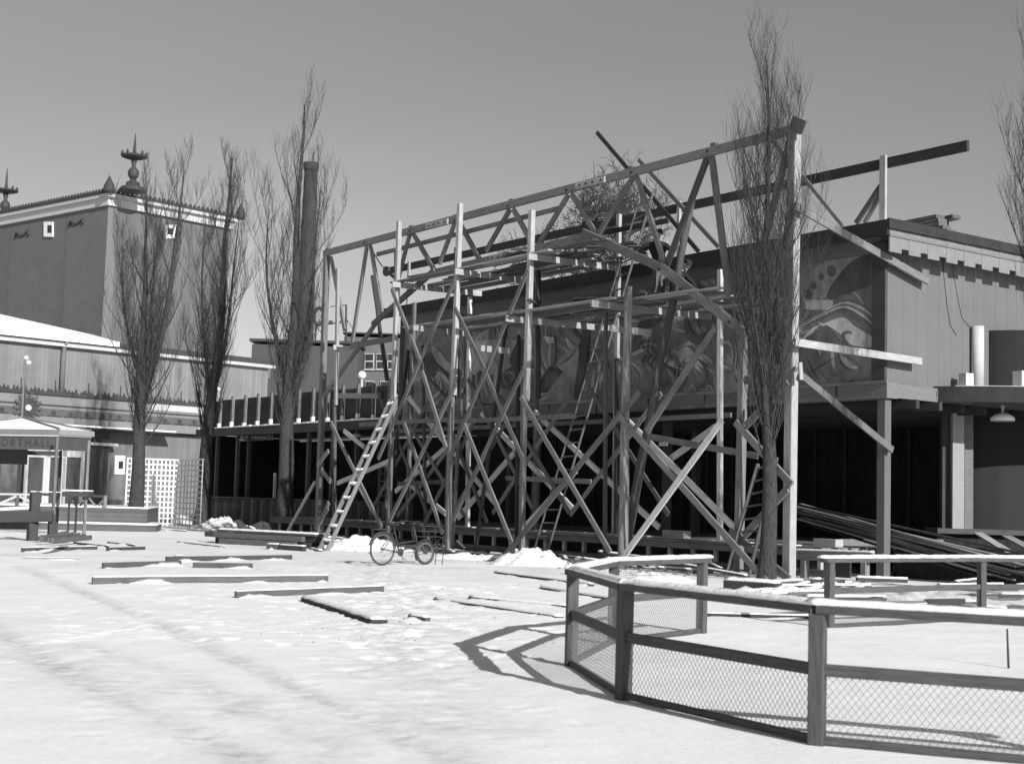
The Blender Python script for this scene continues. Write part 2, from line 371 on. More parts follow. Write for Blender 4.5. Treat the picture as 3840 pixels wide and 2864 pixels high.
# the mural: a painted wall and the flat shapes painted on it
mural_bg = M('mural_ground_paint', .165, var=.35, ns=1.1, bump=.08, big=.35, rough=.75, detail=8)
mur = B().fbox(.34, ULEN - .2, -.055, .012, 4.31, 7.21).build('mural', mural_bg, mp_)
PM = {}
def paint(v):
    if v not in PM: PM[v] = M('mural_paint_%02d' % int(v * 100), min(.5, v * 1.5), var=.42, ns=2.6, bump=.08, rough=.75, big=.35, scl=(1, 1, .5), detail=9)
    return PM[v]
def smooth_poly(pts, n=5, closed=True):
    out = []; L = len(pts)
    for i in range(L if closed else L - 1):
        p0, p1, p2, p3 = (pts[(i - 1) % L] if closed or i else pts[0]), pts[i], pts[(i + 1) % L], (pts[(i + 2) % L] if closed or i + 2 < L else pts[-1])
        for k in range(n):
            t = k / n
            out.append(tuple(.5 * ((2 * p1[c]) + (-p0[c] + p2[c]) * t + (2 * p0[c] - 5 * p1[c] + 4 * p2[c] - p3[c]) * t * t + (-p0[c] + 3 * p1[c] - 3 * p2[c] + p3[c]) * t ** 3) for c in (0, 1)))
    if not closed: out.append(pts[-1])
    return out
lay = [0]
def clampm(p):
    u, v, z = uvz(p); return W(min(max(u, .345), ULEN - .21), v, min(max(z, 4.32), 7.2))
def blob(sh, pts, val, sm=True):
    lay[0] += 1; v = .0125 + lay[0] * .0007
    q = [clampm(onV(*S(sh, *p), v)) for p in (smooth_poly(pts) if sm else pts)]
    B().plate(q, N_ * -.0004).build('painted_shape', paint(val), mur)
def stroke(sh, pts, wd, val):
    lay[0] += 1; v = .0125 + lay[0] * .0007
    c = smooth_poly(pts, 5, False); L = []; R = []
    for i, p in enumerate(c):
        a, d = c[max(0, i - 1)], c[min(len(c) - 1, i + 1)]; tx, ty = d[0] - a[0], d[1] - a[1]; l = math.hypot(tx, ty) or 1
        k = wd / 2 * (.35 + .65 * math.sin(math.pi * min(max(i / (len(c) - 1), .06), .94)))
        L.append((p[0] - ty / l * k, p[1] + tx / l * k)); R.append((p[0] + ty / l * k, p[1] - tx / l * k))
    q = [clampm(onV(*S(sh, *p), v)) for p in L + R[::-1]]
    B().plate(q, N_ * -.0004).build('painted_stroke', paint(val), mur)
# loose brushwork over the painted ground, too many strokes to count
random.seed(77)
for lv, val_ in enumerate((.05, .09, .15, .2, .26)):
    b = B()
    for k in range(95):
        u_, z_ = random.uniform(.5, ULEN - .4), random.uniform(4.4, 7.1); wd = random.uniform(.02, .07); pts = []; n_ = 9
        for i in range(n_):
            a = 3.4 * noise.noise((u_ * .32, z_ * .5, 2.5)) + 1.3 * noise.noise((u_ * .9, z_ * 1.2, 7.1)) + .4
            pts.append((u_, z_, a)); u_ += .11 * math.cos(a); z_ += .09 * math.sin(a)
        L, R = [], []
        for i, (pu, pz, a) in enumerate(pts):
            k_ = wd * math.sin(math.pi * (i + .35) / (n_ - .3)); cl = lambda q: (min(max(q[0], .36), ULEN - .22), min(max(q[1], 4.33), 7.19))
            L.append(cl((pu - math.sin(a) * k_, pz + math.cos(a) * k_))); R.append(cl((pu + math.sin(a) * k_, pz - math.cos(a) * k_)))
        vv = .0122 + .00005 * lv + .0000004 * k
        b.add([W(q[0], vv, q[1]) for q in L + R], [(i, i + 1, n_ + i + 1, n_ + i) for i in range(n_ - 1)])
    tag(b.build('brushwork', paint(val_), mur), kind='stuff')
blob('K', [(200, 1000), (330, 960), (690, 905), (690, 1010), (560, 1050), (440, 1200), (360, 1290), (200, 1330)], .17)
blob('K', [(370, 1290), (420, 1200), (520, 1080), (600, 1030), (688, 1010), (688, 1200), (600, 1260), (480, 1290), (400, 1330)], .06)
for x, y, r in ((240, 1290, 38), (275, 1230, 30), (400, 1130, 40), (330, 1170, 24)): blob('K', [(x + r * math.cos(t) * .8, y + r * math.sin(t)) for t in (0, 1, 2, 3, 4, 5)], .075)
stroke('K', [(200, 1100), (280, 1040), (350, 1000), (330, 1060), (240, 1130)], 40, .11)
for k in range(5): stroke('K', [(200, 1480 + k * 9), (330, 1420 + k * 8), (480, 1340 + k * 14), (600, 1360 + k * 22), (690, 1420 + k * 28)], 22, (.07, .22, .09, .25, .075)[k])
blob('K', [(215, 1330), (410, 1330), (412, 1360), (380, 1396), (225, 1396)], .30, False)
blob('K', [(200, 1600), (260, 1530), (350, 1490), (480, 1450), (560, 1510), (688, 1590), (688, 1650), (540, 1640), (470, 1570), (330, 1500), (215, 1625)], .34)
blob('K', [(220, 1600), (300, 1540), (370, 1510), (420, 1570), (460, 1640), (400, 1640), (300, 1640)], .075)
stroke('K', [(465, 1640), (470, 1580), (510, 1550), (540, 1560)], 22, .11); stroke('K', [(490, 1590), (475, 1550)], 10, .1)
stroke('L', [(190, 350), (300, 280), (410, 215)], 6, .05); stroke('L', [(410, 215), (480, 240), (550, 300)], 6, .05); stroke('L', [(290, 320), (350, 385)], 5, .05); stroke('L', [(550, 305), (470, 390)], 6, .05)
blob('h', [(820, 890), (1150, 890), (1155, 980), (1090, 1080), (1100, 1120), (1020, 1180), (1000, 1300), (900, 1260), (860, 1150), (760, 1210), (690, 1250), (640, 1100), (700, 960)], .21)
blob('h', [(1160, 890), (1240, 900), (1230, 1120), (1150, 1260), (1080, 1320), (1010, 1300), (1020, 1190), (1100, 1120), (1090, 1050)], .055)
stroke('h', [(1060, 1280), (1030, 1210), (1080, 1170), (1130, 1200), (1100, 1250)], 26, .12)
for k in range(4): stroke('h', [(900 + k * 35, 1000), (960 + k * 30, 1060), (1000 + k * 20, 1130)], 14, .15)
blob('h', [(350, 1010), (400, 1000), (445, 1060), (440, 1160), (410, 1215), (370, 1190), (345, 1100)], .05)
for k in range(5): stroke('h', [(352 + k * 20, 1090), (365 + k * 16, 1140), (378 + k * 11, 1195)], 6, .12)
blob('h', [(400, 960), (440, 950), (520, 1050), (600, 1130), (600, 1210), (500, 1130), (430, 1060)], .19)
stroke('h', [(440, 1090), (560, 1230), (720, 1370), (880, 1460), (960, 1440)], 20, .05); stroke('h', [(330, 1160), (440, 1300), (560, 1420)], 16, .05)
for k in range(6): stroke('h', [(640 + k * 60, 1150 + 25 * (k % 3)), (655 + k * 55, 1200), (630 + k * 60, 1270), (680 + k * 50, 1310)], 22, (.06, .2, .08)[k % 3])
blob('h', [(360, 640), (470, 600), (560, 700), (640, 760), (420, 770), (280, 760)], .085); blob('h', [(920, 690), (990, 600), (1040, 585), (1010, 680)], .05); blob('h', [(1160, 500), (1230, 490), (1230, 690), (1160, 690)], .04, False)
blob('h', [(1390, 870), (1440, 850), (1490, 880), (1490, 1060), (1455, 1130), (1420, 1110), (1395, 1030)], .10); stroke('h', [(1445, 900), (1440, 1120)], 30, .2)
blob('h', [(1350, 1290), (1400, 1170), (1450, 1120), (1530, 1150), (1540, 1190), (1450, 1330), (1380, 1350)], .045)
for k in range(6): stroke('h', [(1440 + k * 14, 1150 + k * 4), (1400 + k * 20, 1240), (1370 + k * 22, 1330 - k * 12)], 7, .12)
blob('h', [(1510, 1090), (1590, 1000), (1690, 930), (1690, 1060), (1600, 1150), (1540, 1150)], .19); stroke('h', [(1530, 1100), (1610, 1050), (1680, 960)], 16, .07)
blob('h', [(1400, 1420), (1530, 1200), (1690, 1060), (1700, 1400), (1560, 1420)], .15); blob('h', [(1730, 810), (1790, 800), (1780, 1000), (1700, 1380), (1660, 1380), (1690, 1100)], .045)
blob('h', [(1640, 600), (1720, 430), (1885, 400), (1885, 570), (1760, 600)], .04); blob('h', [(1380, 850), (1480, 860), (1480, 910), (1430, 920)], .42, False)
blob('i', [(430, 500), (480, 455), (660, 430), (690, 460), (560, 540), (440, 560)], .05)
stroke('i', [(960, 430), (1000, 600), (1080, 680), (1180, 640), (1240, 540)], 95, .06); stroke('i', [(1090, 470), (1100, 560), (1150, 580)], 40, .17)
blob('i', [(820, 780), (880, 800), (960, 750), (1040, 790), (1050, 870), (960, 880), (910, 930), (880, 860)], .2)
for x, y in ((500, 650), (560, 640), (600, 680), (750, 700), (850, 950), (900, 930)):
    stroke('i', [(x, y), (x - 20, y + 90), (x + 25, y + 170), (x - 25, y + 270), (x + 5, y + 330)], 20, .05); stroke('i', [(x + 30, y + 20), (x + 12, y + 130), (x + 45, y + 210)], 9, .17)
blob('i', [(380, 640), (470, 640), (440, 740), (370, 800)], .06)
for k in range(5): stroke('i', [(1430 + k * 30, 640 + k * 10), (1490 + k * 22, 800), (1480 + k * 20, 960 + k * 20)], 16, (.2, .06, .22, .08, .2)[k])
stroke('i', [(1080, 880), (1170, 960), (1180, 1100), (1130, 1200), (1040, 1210)], 22, .065); stroke('i', [(1190, 1130), (1240, 1200), (1320, 1180)], 18, .07)
for k in range(7): stroke('i', [(620 + k * 95, 1240), (660 + k * 95, 1180 - 30 * (k % 2)), (700 + k * 95, 1240)], 14, (.14, .07)[k % 2])
blob('i', [(1270, 650), (1330, 700), (1330, 1050), (1400, 1000), (1500, 1080), (1550, 1220), (1300, 1230)], .13)
# a stack of boards left on the roof
rbs = thing('roof_boards', 'dark stack of boards left lying on the flat roof near its right edge', 'board stack', W(.8, -2, 7.8))
for k in range(10):
    ly = k // 2; ua = (-.35, -.1, -.2, .05, -.05, .15, .0, .2, .1, -.1)[k]; vv = -1.85 - .34 * (k % 2) - .05 * ly
    timber('board', W(ua, vv, 7.88 + .105 * ly + .02 * (k % 2)), W(ua + 1.5 + .35 * (k % 3), vv - .05, 7.87 + .1 * ly), .3, .085, wood_dark, rbs, side=N_)
for u_ in (.2, 1.2): timber('bearer', W(u_, -1.6, 7.81), W(u_, -2.5, 7.81), .08, .06, wood_dark, rbs)
# open hall under the mural: columns, back wall, ceiling
for sx, vv in ((3310, -.1),):
    B().fbox(-.02, .19, -.21, .0, -.02, 3.95).build('corner_column', M('column_paint', .12, var=.1, scl=(5, 5, 1), ns=3, bump=.1), mp_)
for sx, vv in ((2490, -1.6), (2000, -1.6), (1675, -1.6), (1905, -4.5), (2600, -4.5), (2330, -4.5)):
    p = onV(sx, 1800, vv); u, _, _ = uvz(p)
    B().fbox(u - .1, u + .1, vv - .2, vv, .6, 3.95).build('hall_column', wood_dark, mp_)
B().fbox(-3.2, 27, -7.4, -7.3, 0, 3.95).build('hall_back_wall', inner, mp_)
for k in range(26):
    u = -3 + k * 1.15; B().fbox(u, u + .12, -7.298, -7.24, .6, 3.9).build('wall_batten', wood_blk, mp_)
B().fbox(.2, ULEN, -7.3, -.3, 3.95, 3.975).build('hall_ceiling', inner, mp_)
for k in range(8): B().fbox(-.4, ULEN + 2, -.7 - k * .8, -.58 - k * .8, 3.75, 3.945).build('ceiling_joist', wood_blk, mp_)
# cables down the side wall
for pts in ([(1165, 1050), (1180, 1200), (1195, 1340), (1218, 1500), (1260, 1570)], [(1235, 1060), (1245, 1160), (1270, 1300), (1300, 1450), (1350, 1512)]):
    B().tube([onU(*S('K', *p), -.012) for p in pts], .011, 5).build('cable', wood_mid, mp_)
# ---------------------------------------------------------------- stage
st = thing('stage_platform', 'long low timber stage in shadow under the mural wall', 'stage', W(12, 0, 0))
for k in range(36):
    vv = 1.16 - k * .235
    o = timber('deck_plank', W(.55 + .2 * random.random(), vv, .62), W(27.2, vv, .62 + .006 * (k % 3)), .225, .05, floor_m if k > 1 else wood_mid, st, side=N_)
timber('edge_beam', W(.5, 1.12, .51), W(27.3, 1.12, .51), .08, .15, wood_mid, st, side=N_)
timber('ground_beam', W(.5, 1.02, .06), W(27.3, 1.02, .06), .12, .2, wood_dark, st, side=N_)
u = .9
while u < 27:
    timber('stage_post', W(u, 1.0, -.02), W(u, 1.0, .435), .09, .11, wood, st, side=N_); u += .78 + .12 * random.random()
B().fbox(.5, 27.3, .45, .5, -.02, .43).build('skirt_board', wood_blk, st)
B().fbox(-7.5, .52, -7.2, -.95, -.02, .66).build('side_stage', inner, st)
b = B()
for k in range(60):
    u = 1 + random.random() * 22; v = 1.05 - random.random() * .5; L = .15 + .5 * random.random()
    b.fbox(u, u + L, v, v + .1 + .12 * random.random(), .648, .662 + .03 * random.random())
tag(b.build('stage_snow', snow_d, st), kind='stuff')
# ================================================================ curved wing at the right edge
cw = thing('curved_wing', 'curved pavilion wing with snowy canopy and dark terrace wall at the right edge', 'pavilion', onY(3600, 1900, 36) * 1.0)
WM[cw.name] = Matrix.Translation(Vector((9.5, 34, 0))); cw.matrix_basis = WM[cw.name]
def arc(pts, n=6):
    return [Vector((p[0], p[1], 0)) for p in smooth_poly(pts, n, False)]
def gx(sx, Y): p = onY(sx, 1500, Y); return (p.x, p.y)
front = arc([gx(3392, 32.9), gx(3470, 32.55), gx(3600, 32.15), gx(3760, 31.9), gx(3950, 31.8), gx(4300, 32.0), gx(4700, 33.0)])
def shell(line, off0, off1, z0, z1, name, mt, parent, i0=0, i1=None):
    b = B(); seg = line[i0:i1]
    def o(p, k, d):
        a, c = seg[max(0, k - 1)], seg[min(len(seg) - 1, k + 1)]; t = (c - a).normalized(); return p + Vector((-t.y, t.x, 0)) * d
    vs = []
    for k, p in enumerate(seg):
        q, r = o(p, k, off0), o(p, k, off1); vs += [q + Z_ * z0, r + Z_ * z0, r + Z_ * z1, q + Z_ * z1]
    fs = []
    for k in range(len(seg) - 1):
        for j in range(4): fs.append((k * 4 + j, k * 4 + (j + 1) % 4, k * 4 + 4 + (j + 1) % 4, k * 4 + 4 + j))
    fs += [(3, 2, 1, 0), tuple(len(vs) - 4 + j for j in range(4))]
    return b.add(vs, fs).build(name, mt, parent)
can = shell(front, 0, .06, 3.97, 4.33, 'canopy_fascia', tar, cw)
shell(front, .06, 5, 4.2, 4.32, 'canopy_roof', tar, cw)
sn = shell(front, .25, 4.9, 4.325, 4.36, 'roof_snow', snow_t, cw, 11)
for i0, i1, z in ((3, 6, 4.34),): shell(front, .1, 1.5, 4.332, 4.355, 'roof_snow', snow_d, cw, i0, i1)
shell(front, 2.6, 2.75, 1.0, 4.2, 'curved_wall', curve_m, cw, 12)
for k in (14, 18, 22): 
    p = front[k]; shell(front, 2.585, 2.6, 1.0, 4.15, 'wall_joint', trim_d, cw, k, k + 2) if False else None
shell(front, 4.4, 4.5, 0, 4.2, 'rear_wall', inner, cw, 0)
# column under the canopy, on a ledge
cb = onY(3587, 1981, 33.6)
B().obox((cb.x, cb.y, cb.z + 1.42), RX.xy.to_3d().normalized(), Vector((0, 1, 0)), Z_, .27, .27, 2.84).build('white_column', M('column_white', .30, var=.06, ns=4, bump=.05), cw)
B().obox((cb.x - .22, cb.y + .15, cb.z + 1.42), Vector((1, 0, 0)), Vector((0, 1, 0)), Z_, .2, .2, 2.84).build('pilaster', trim_d, cw)
B().obox((cb.x + .32, cb.y + .2, cb.z + 1.42), Vector((1, 0, 0)), Vector((0, 1, 0)), Z_, .2, .2, 2.84).build('pilaster', trim_m, cw)
B().obox((cb.x + 3.2, cb.y + .3, cb.z - .06), Vector((1, 0, 0)), Vector((0, 1, 0)), Z_, 7.4, 1.0, .12).build('ledge', wood_dark, cw)
B().obox((cb.x + 3.2, cb.y + .4, (cb.z - .12) / 2), Vector((1, 0, 0)), Vector((0, 1, 0)), Z_, 7.3, .8, cb.z - .122).build('plinth', inner, cw)
# upper terrace
tl = arc([gx(3587, 34.6), gx(3640, 34.0), gx(3760, 33.5), gx(3950, 33.4), gx(4300, 34)])
shell(tl, 0, .1, 4.39, 5.80, 'terrace_wall', M('terrace_paint', .022, var=.1, big=.08), cw)
pc = onY(3666, 1430, 33.2)
B().lathe((pc.x, pc.y, 4.39), [(.145, 0), (.145, 1.44)], 20).build('terrace_column', white_m, cw)
for (x0, x1, ya, Y) in ((3599, 3647, 1400, 32.6), (3803, 3860, 1392, 32.4)):
    p = onY((x0 + x1) / 2, ya, Y); wd = (x1 - x0) / FPX * Y
    B().obox((p.x, p.y, (p.z + 4.38) / 2), Vector((.9, .44, 0)), Vector((-.44, .9, 0)), Z_, wd * .8, wd * .8, p.z - 4.38).build('terrace_block', white_m, cw)
for sx in (3560, 3578):
    p = onY(sx, 1290, 34.0); timber('ladder_rail', Vector((p.x, p.y, 4.36)), p, .03, .05, wood_dark, cw)
for k in range(5):
    a, b2 = onY(3560, 1310 + k * 24, 34.0), onY(3578, 1310 + k * 24, 34.0); timber('ladder_rung', a, b2, .02, .03, wood_dark, cw)
for k in range(3):
    a, b2 = onY(3402, 1476 + k * 11, 33.0), onY(3512, 1474 + k * 11, 32.5); timber('stacked_board', a + Vector((0, -.12, 0)), b2 + Vector((0, -.12, 0)), .1, (.075, .02, .03)[k], (wood_mid, wood_dark, wood_mid)[k], cw)
def lampshade(name, label, p, r, parent=None):
    t = thing(name, label, 'lamp', p)
    B().lathe(p, [(.03, .0), (.03, .12), (.05, .13), (.05, .19)], 12).build('lamp_neck', white_m, t)
    B().lathe(p, [(r, -.18), (r * 1.02, -.10), (r * .62, -.02), (.05, .02)], 20).build('lamp_shade', globe_m if r > .2 else white_m, t)
    return t
p = onY(*S('L', 1420, 535), 33.0); lampshade('pendant_lamp', 'white glass ceiling lamp under the right canopy', Vector((p.x, p.y, 3.80)), .27)
# ================================================================ timber portal truss
VT = 2.9
tr = thing('timber_truss_frame', 'big unpainted timber truss frame on tall legs in front of the mural', 'truss', W(10, VT, 0))
def P(sh, x, y, v): return onV(*S(sh, x, y), v)
def seg(a, b, wd, ht, mt, parent, v, name, v2=None, bow=0):
    return timber(name, P(*a, v), P(*b, v if v2 is None else v2), wd, ht, mt, parent, side=N_, bow=bow)
top = seg(('E', 34, 517), ('G', 1838, 147), .11, .2, wood_mid, tr, VT + .02, 'top_chord')
seg(('E', 870, 668), ('G', 375, 893), .10, .19, wood_mid, tr, VT, 'bottom_chord')
seg(('G', 345, 868), ('G', 890, 1112), .12, .2, wood_mid, tr, VT + .02, 'bottom_chord')
seg(('G', 880, 1105), ('J', 1290, 322), .12, .2, wood_mid, tr, VT + .02, 'bottom_chord')
for dv in (-.16, .12): seg(('E', 885, 650), ('E', 405, 1070), .07, .19, wood_dark, tr, VT + dv, 'knee_chord')
seg(('E', 445, 1040), ('D', 325, 515), .09, .13, wood_mid, tr, VT - .02, 'knee_chord')
webs = [(('E', 367, 440), ('E', 250, 1200)), (('E', 392, 450), ('E', 482, 990)), (('E', 85, 545), ('E', 192, 1110)), (('E', 700, 350), ('E', 605, 720)),
        (('E', 718, 355), ('E', 882, 640)), (('E', 1048, 270), ('E', 925, 600)), (('E', 1088, 290), ('E', 1235, 562)), (('E', 1472, 175), ('E', 1285, 500)),
        (('E', 1498, 175), ('E', 1645, 440)), (('E', 1925, 60), ('E', 1685, 460)), (('G', 265, 600), ('G', 435, 880)), (('G', 692, 480), ('G', 440, 890)),
        (('G', 712, 475), ('G', 908, 1095)), (('G', 1205, 335), ('G', 918, 1095)), (('G', 1228, 335), ('G', 1348, 1300)), (('G', 1775, 200), ('G', 1560, 1050))]
for i, (a, b_) in enumerate(webs):
    seg(a, b_, .07, .145 if i < 13 else .17, wood_mid if i not in (13, 15) else wood_dark, tr, VT - .075 + .004 * (i % 3), 'web_member')
seg(('G', 1645, 235), ('G', 1745, 360), .05, .07, wood_dark, tr, VT - .12, 'corner_brace')
rl = P('G', 1800, 118, VT); rb = P('L', 96, 1620, VT)
timber('leg', down(rl, rb), rl, .2, .22, wood, tr, side=N_)
ll = P('E', 52, 535, VT); lb = P('D', 320, 1260, VT)
timber('leg', down(ll, lb), ll, .16, .2, wood_mid, tr, side=N_)
ip = onV(2790, 1240, 3.0); ib = onV(2768, 2165, 3.0); 
timber('leg', down(ip, ib), ip, .16, .17, wood_mid, tr, side=N_)
for x, y, wd in ((1810, 112, .55),): timber('end_block', P('G', 1775, 108, VT + .09), P('G', 1868, 150, VT + .09), .05, .3, wood_mid, tr, side=N_)
for a, b_ in ((('J', 922, 632), ('J', 1270, 1020)), (('J', 975, 1335), ('J', 1245, 1045)), (('J', 985, 655), ('J', 1245, 385)), (('J', 888, 1305), ('J', 1255, 1605))):
    seg(a, b_, .06, .16, wood_mid, tr, 3.12, 'leg_brace')
def bolt(p, r=.032, par=tr): B().lathe(p, [(r, 0), (r, .02)], 8, axis=N_).build('bolt', bolt_m, par)
for sh, x, y in (('E', 345, 435), ('E', 692, 345), ('E', 1040, 262), ('E', 1455, 150), ('E', 1908, 30), ('G', 225, 577), ('G', 672, 455), ('G', 1198, 308), ('G', 1783, 150), ('G', 400, 908), ('G', 868, 1118), ('G', 1348, 1482)):
    bolt(P(sh, x, y, VT + .082))
for sh, (xa, ya), (xb, yb), bl in (('E', (822, 308), (990, 268), (845, 880, 918, 965)), ('G', (290, 548), (492, 500), (318, 362, 407, 465)), ('E', (1318, 552), (1505, 522), (1335, 1380, 1425, 1470))):
    o = timber('splice_plate', P(sh, xa, ya, VT + .10), P(sh, xb, yb, VT + .10), .045, .16, wood, tr, side=N_)
    for bx in bl:
        by = ya + (yb - ya) * (bx - xa) / (xb - xa); bolt(P(sh, bx, by, VT + .124), .03, o)
# small peg blocks standing on the top chord
for sh, x, y in (('E', 60, 480), ('E', 375, 405), ('E', 710, 305), ('E', 1055, 220), ('E', 1485, 100), ('G', 675, 418), ('G', 1245, 255), ('G', 1800, 100)):
    p = P(sh, x, y, VT); B().obox(p + Vector((0, 0, -.03)), A_, N_, Z_, .16, .10, .08).build('peg_block', wood_dark, tr)
# ================================================================ boards running back beside the side wall
def uboard(label, a, b_, u, wd, ht, mt, name='prop_board'):
    p, q = onU(*S(*a), u), onU(*S(*b_), u)
    return tag(timber(name, p, q, wd, ht, mt, None, side=A_), label, 'board')
uboard('pale level board reaching back from the right truss leg past the mural corner', ('L', 133, 137), ('L', 917, 256), -.27, .05, .16, wood)
uboard('long sloping board from the right truss leg down beside the light side wall', ('K', 148, 682), ('K', 1068, 1202), -.20, .05, .17, wood_mid)
uboard('sloping prop board ending on the corner column', ('L', 165, 335), ('L', 738, 805), -.16, .05, .15, wood_mid)
uboard('short upright cleat board on the right truss leg', ('L', 165, 262), ('L', 172, 370), -.30, .04, .10, wood, 'cleat_board')
# ================================================================ long beam above the roof
rb_ = thing('roof_gantry_beam', 'long dark beam carried on posts above the flat roof', 'beam', W(10, -.3, 7.85))
for k in range(4):
    ua, ub = (22.0, 14.5, 8.2, 3.2, -1.95)[k], (22.0, 14.5, 8.2, 3.2, -1.95)[k + 1]
    timber('beam', W(ua, -.3 + .004 * (k % 2), 9.32 - .02 * k / 3), W(ub - .0, -.3 + .004 * (k % 2), 9.32 - .02 * (k + 1) / 3), .09, .23, wood_blk, rb_, side=N_)
def gv(a, b_, wd, ht, mt, v=-.3, nm='post'): return timber(nm, P(*a, v), P(*b_, v), wd, ht, mt, rb_, side=N_)
def gpost(u, wd=.1): timber('post', W(u, -.22, 7.81), W(u, -.22, 9.46), .07, wd, wood, rb_, side=N_)
p = onV(*S('K', 755, 600), -.22); gpost(uvz(p)[0], .17)
for x in (585, 1000): p = onV(*S('G', x, 850), -.22); gpost(uvz(p)[0], .11)
for x in (690, 1055): p = onV(*S('E', x, 600), -.22); gpost(uvz(p)[0], .1)
gv(('K', 570, 803), ('K', 740, 545), .06, .13, wood_dark, -.36, 'brace'); gv(('K', 628, 800), ('K', 765, 560), .06, .10, wood_mid, -.42, 'brace')
gv(('K', 205, 485), ('K', 478, 822), .05, .09, wood_mid, -.1, 'brace')
for a, b_, lab, mt in ((('G', 438, 178), ('G', 1138, 998), 'dark board slanting up past the truss top chord towards the sky', wood_blk), (('G', 725, 365), ('G', 1275, 965), 'grey board slanting down behind the truss to the roof edge', wood_mid)):
    tag(timber('slanting_board', P(*a, .7), P(*b_, .7), .05, .11, mt, None, side=N_), lab, 'board')
# ================================================================ scaffold
VF, VR = 3.6, 1.0
sc = thing('timber_scaffold', 'rough timber scaffold of upright poles, crossed braces and plank decks', 'scaffold', W(11, 2.3, 0))
fp = [(('E', 140, 632), ('D', 420, 1275), .055), (('E', 614, 268), ('D', 760, 1240), .065), (('E', 1086, 132), ('D', 1122, 1440), .07), (('E', 1642, 184), ('I', 446, 1485), .07)]
for i, (a, b_, r) in enumerate(fp):
    t_, b0 = P(*a, VF), P(*b_, VF); e = down(t_, b0)
    timber('upright', t_, e + (t_ - e) * .45, r * 1.9, r * 2.1, wood, sc, side=N_) if i else timber('upright', t_, e + (t_ - e) * .5, .1, .12, wood, sc, side=N_)
    timber('upright', e, e + (t_ - e) * .52 + N_ * -.001 + A_ * .1, r * 1.8, r * 1.9, wood_mid if i else wood_dark, sc, side=N_)
a, b0 = P('G', 655, 1240, VF), P('I', 1105, 1515, VF); pole('upright', down(a, b0), a, .125, .09, poles, sc, .03)
a, b0 = P('G', 1092, 640, 2.2), P('J', 232, 1420, 3.3); pole('raking_pole', down(a, b0), a, .12, .085, M('dark_pole', .08, var=.5, scl=(.5, 6, 6), ns=4, rnd=.2, bump=.35), sc, .04)
rp = [(('h', 245, 555), ('D', 872, 1200), wood_mid), (('E', 1160, 855), ('D', 1245, 1220), wood_sunlit), (('h', 1335, 335), ('I', 535, 1290), wood_mid), (('G', 590, 742), ('J', 170, 1385), wood), (('G', 1286, 1122), ('J', 825, 1375), wood_sunlit)]
for a, b_, mt in rp:
    t_, b0 = P(*a, VR), P(*b_, VR); timber('upright', down(t_, b0, .65), t_, .1, .13, mt, sc, side=N_)
# the black-looking inner uprights
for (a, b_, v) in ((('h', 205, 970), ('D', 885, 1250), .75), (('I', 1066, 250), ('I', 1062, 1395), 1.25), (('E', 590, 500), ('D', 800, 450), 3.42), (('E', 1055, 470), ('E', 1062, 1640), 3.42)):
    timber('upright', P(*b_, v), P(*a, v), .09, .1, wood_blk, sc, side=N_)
for (a, b_, v) in ((('E', 405, 690), ('E', 520, 1500), 2.2), (('E', 1690, 600), ('E', 1690, 1640), 2.0)):
    pole('upright', P(*b_, v), P(*a, v), .07, .06, M('black_pole', .05, var=.4, scl=(.5, 6, 6), bump=.2), sc)
# bearers (running back from the front row)
def bearer(a, b_, v0=3.9, wd=.05, ht=.16, mt=wood):
    p = onV(*S(*a), v0); u = uvz(p)[0]; q = onU(*S(*b_), u); timber('bearer', p, q, wd, ht, mt, sc, side=A_); return u, p.z
ub = {}
for k, a, b_ in (('a', ('E', 560, 755), ('E', 1250, 830)), ('b', ('E', 1045, 655), ('E', 1640, 735)), ('c', ('E', 1612, 540), ('G', 570, 1110)), ('d', ('s', 1549, 1228), ('s', 1771, 1254)),
                 ('e', ('s', 1897, 1194), ('s', 2431, 1246)), ('f', ('s', 2218, 1138), ('s', 2681, 1190)), ('g', ('h', 832, 957), ('h', 1080, 982)), ('h', ('s', 2290, 1230), ('s', 2440, 1248))):
    ub[k] = bearer(a, b_)
bearer(('E', 103, 1242), ('E', 250, 1252), 3.75)
timber('ledger', onV(*S('E', 240, 1232), 3.5), onV(*S('E', 560, 1178), 3.5), .05, .17, wood_mid, sc, side=N_)
# plank decks
def deck(ua, ub_, z, vs, mt=wood_mid, over=.4):
    for i, vv in enumerate(vs):
        j = random.uniform(-.35, .35)
        timber('deck_plank', W(ua + over + j, vv, z + .025 * (i % 2) + random.uniform(0, .02)), W(ub_ - over + random.uniform(-.4, .4), vv + random.uniform(-.08, .08), z + .025 * (i % 2) + random.uniform(0, .02)), .2, .045, random.choice([mt, wood_mid, wood_dark, wood]), sc, side=N_)
vsA = [3.55, 3.3, 2.55, 2.3, 2.05, 1.8, 1.5, 1.2]
deck(14.6, 11.3, 7.73, vsA); deck(11.3, 8.05, 7.735, vsA); deck(8.05, 6.0, 7.80, [3.4, 3.15, 2.5])
deck(14.2, 9.0, 6.36, [3.5, 3.2, 2.9, 2.5, 2.1, 1.7]); deck(9.3, 5.4, 6.28, [3.6, 3.3, 3.0, 2.6, 2.2, 1.9, 1.4, .9]); deck(5.6, 2.9, 6.29, [3.1, 2.8, 2.5, 2.2, 1.9, 1.6, 1.3, 1.0, .7, .4])
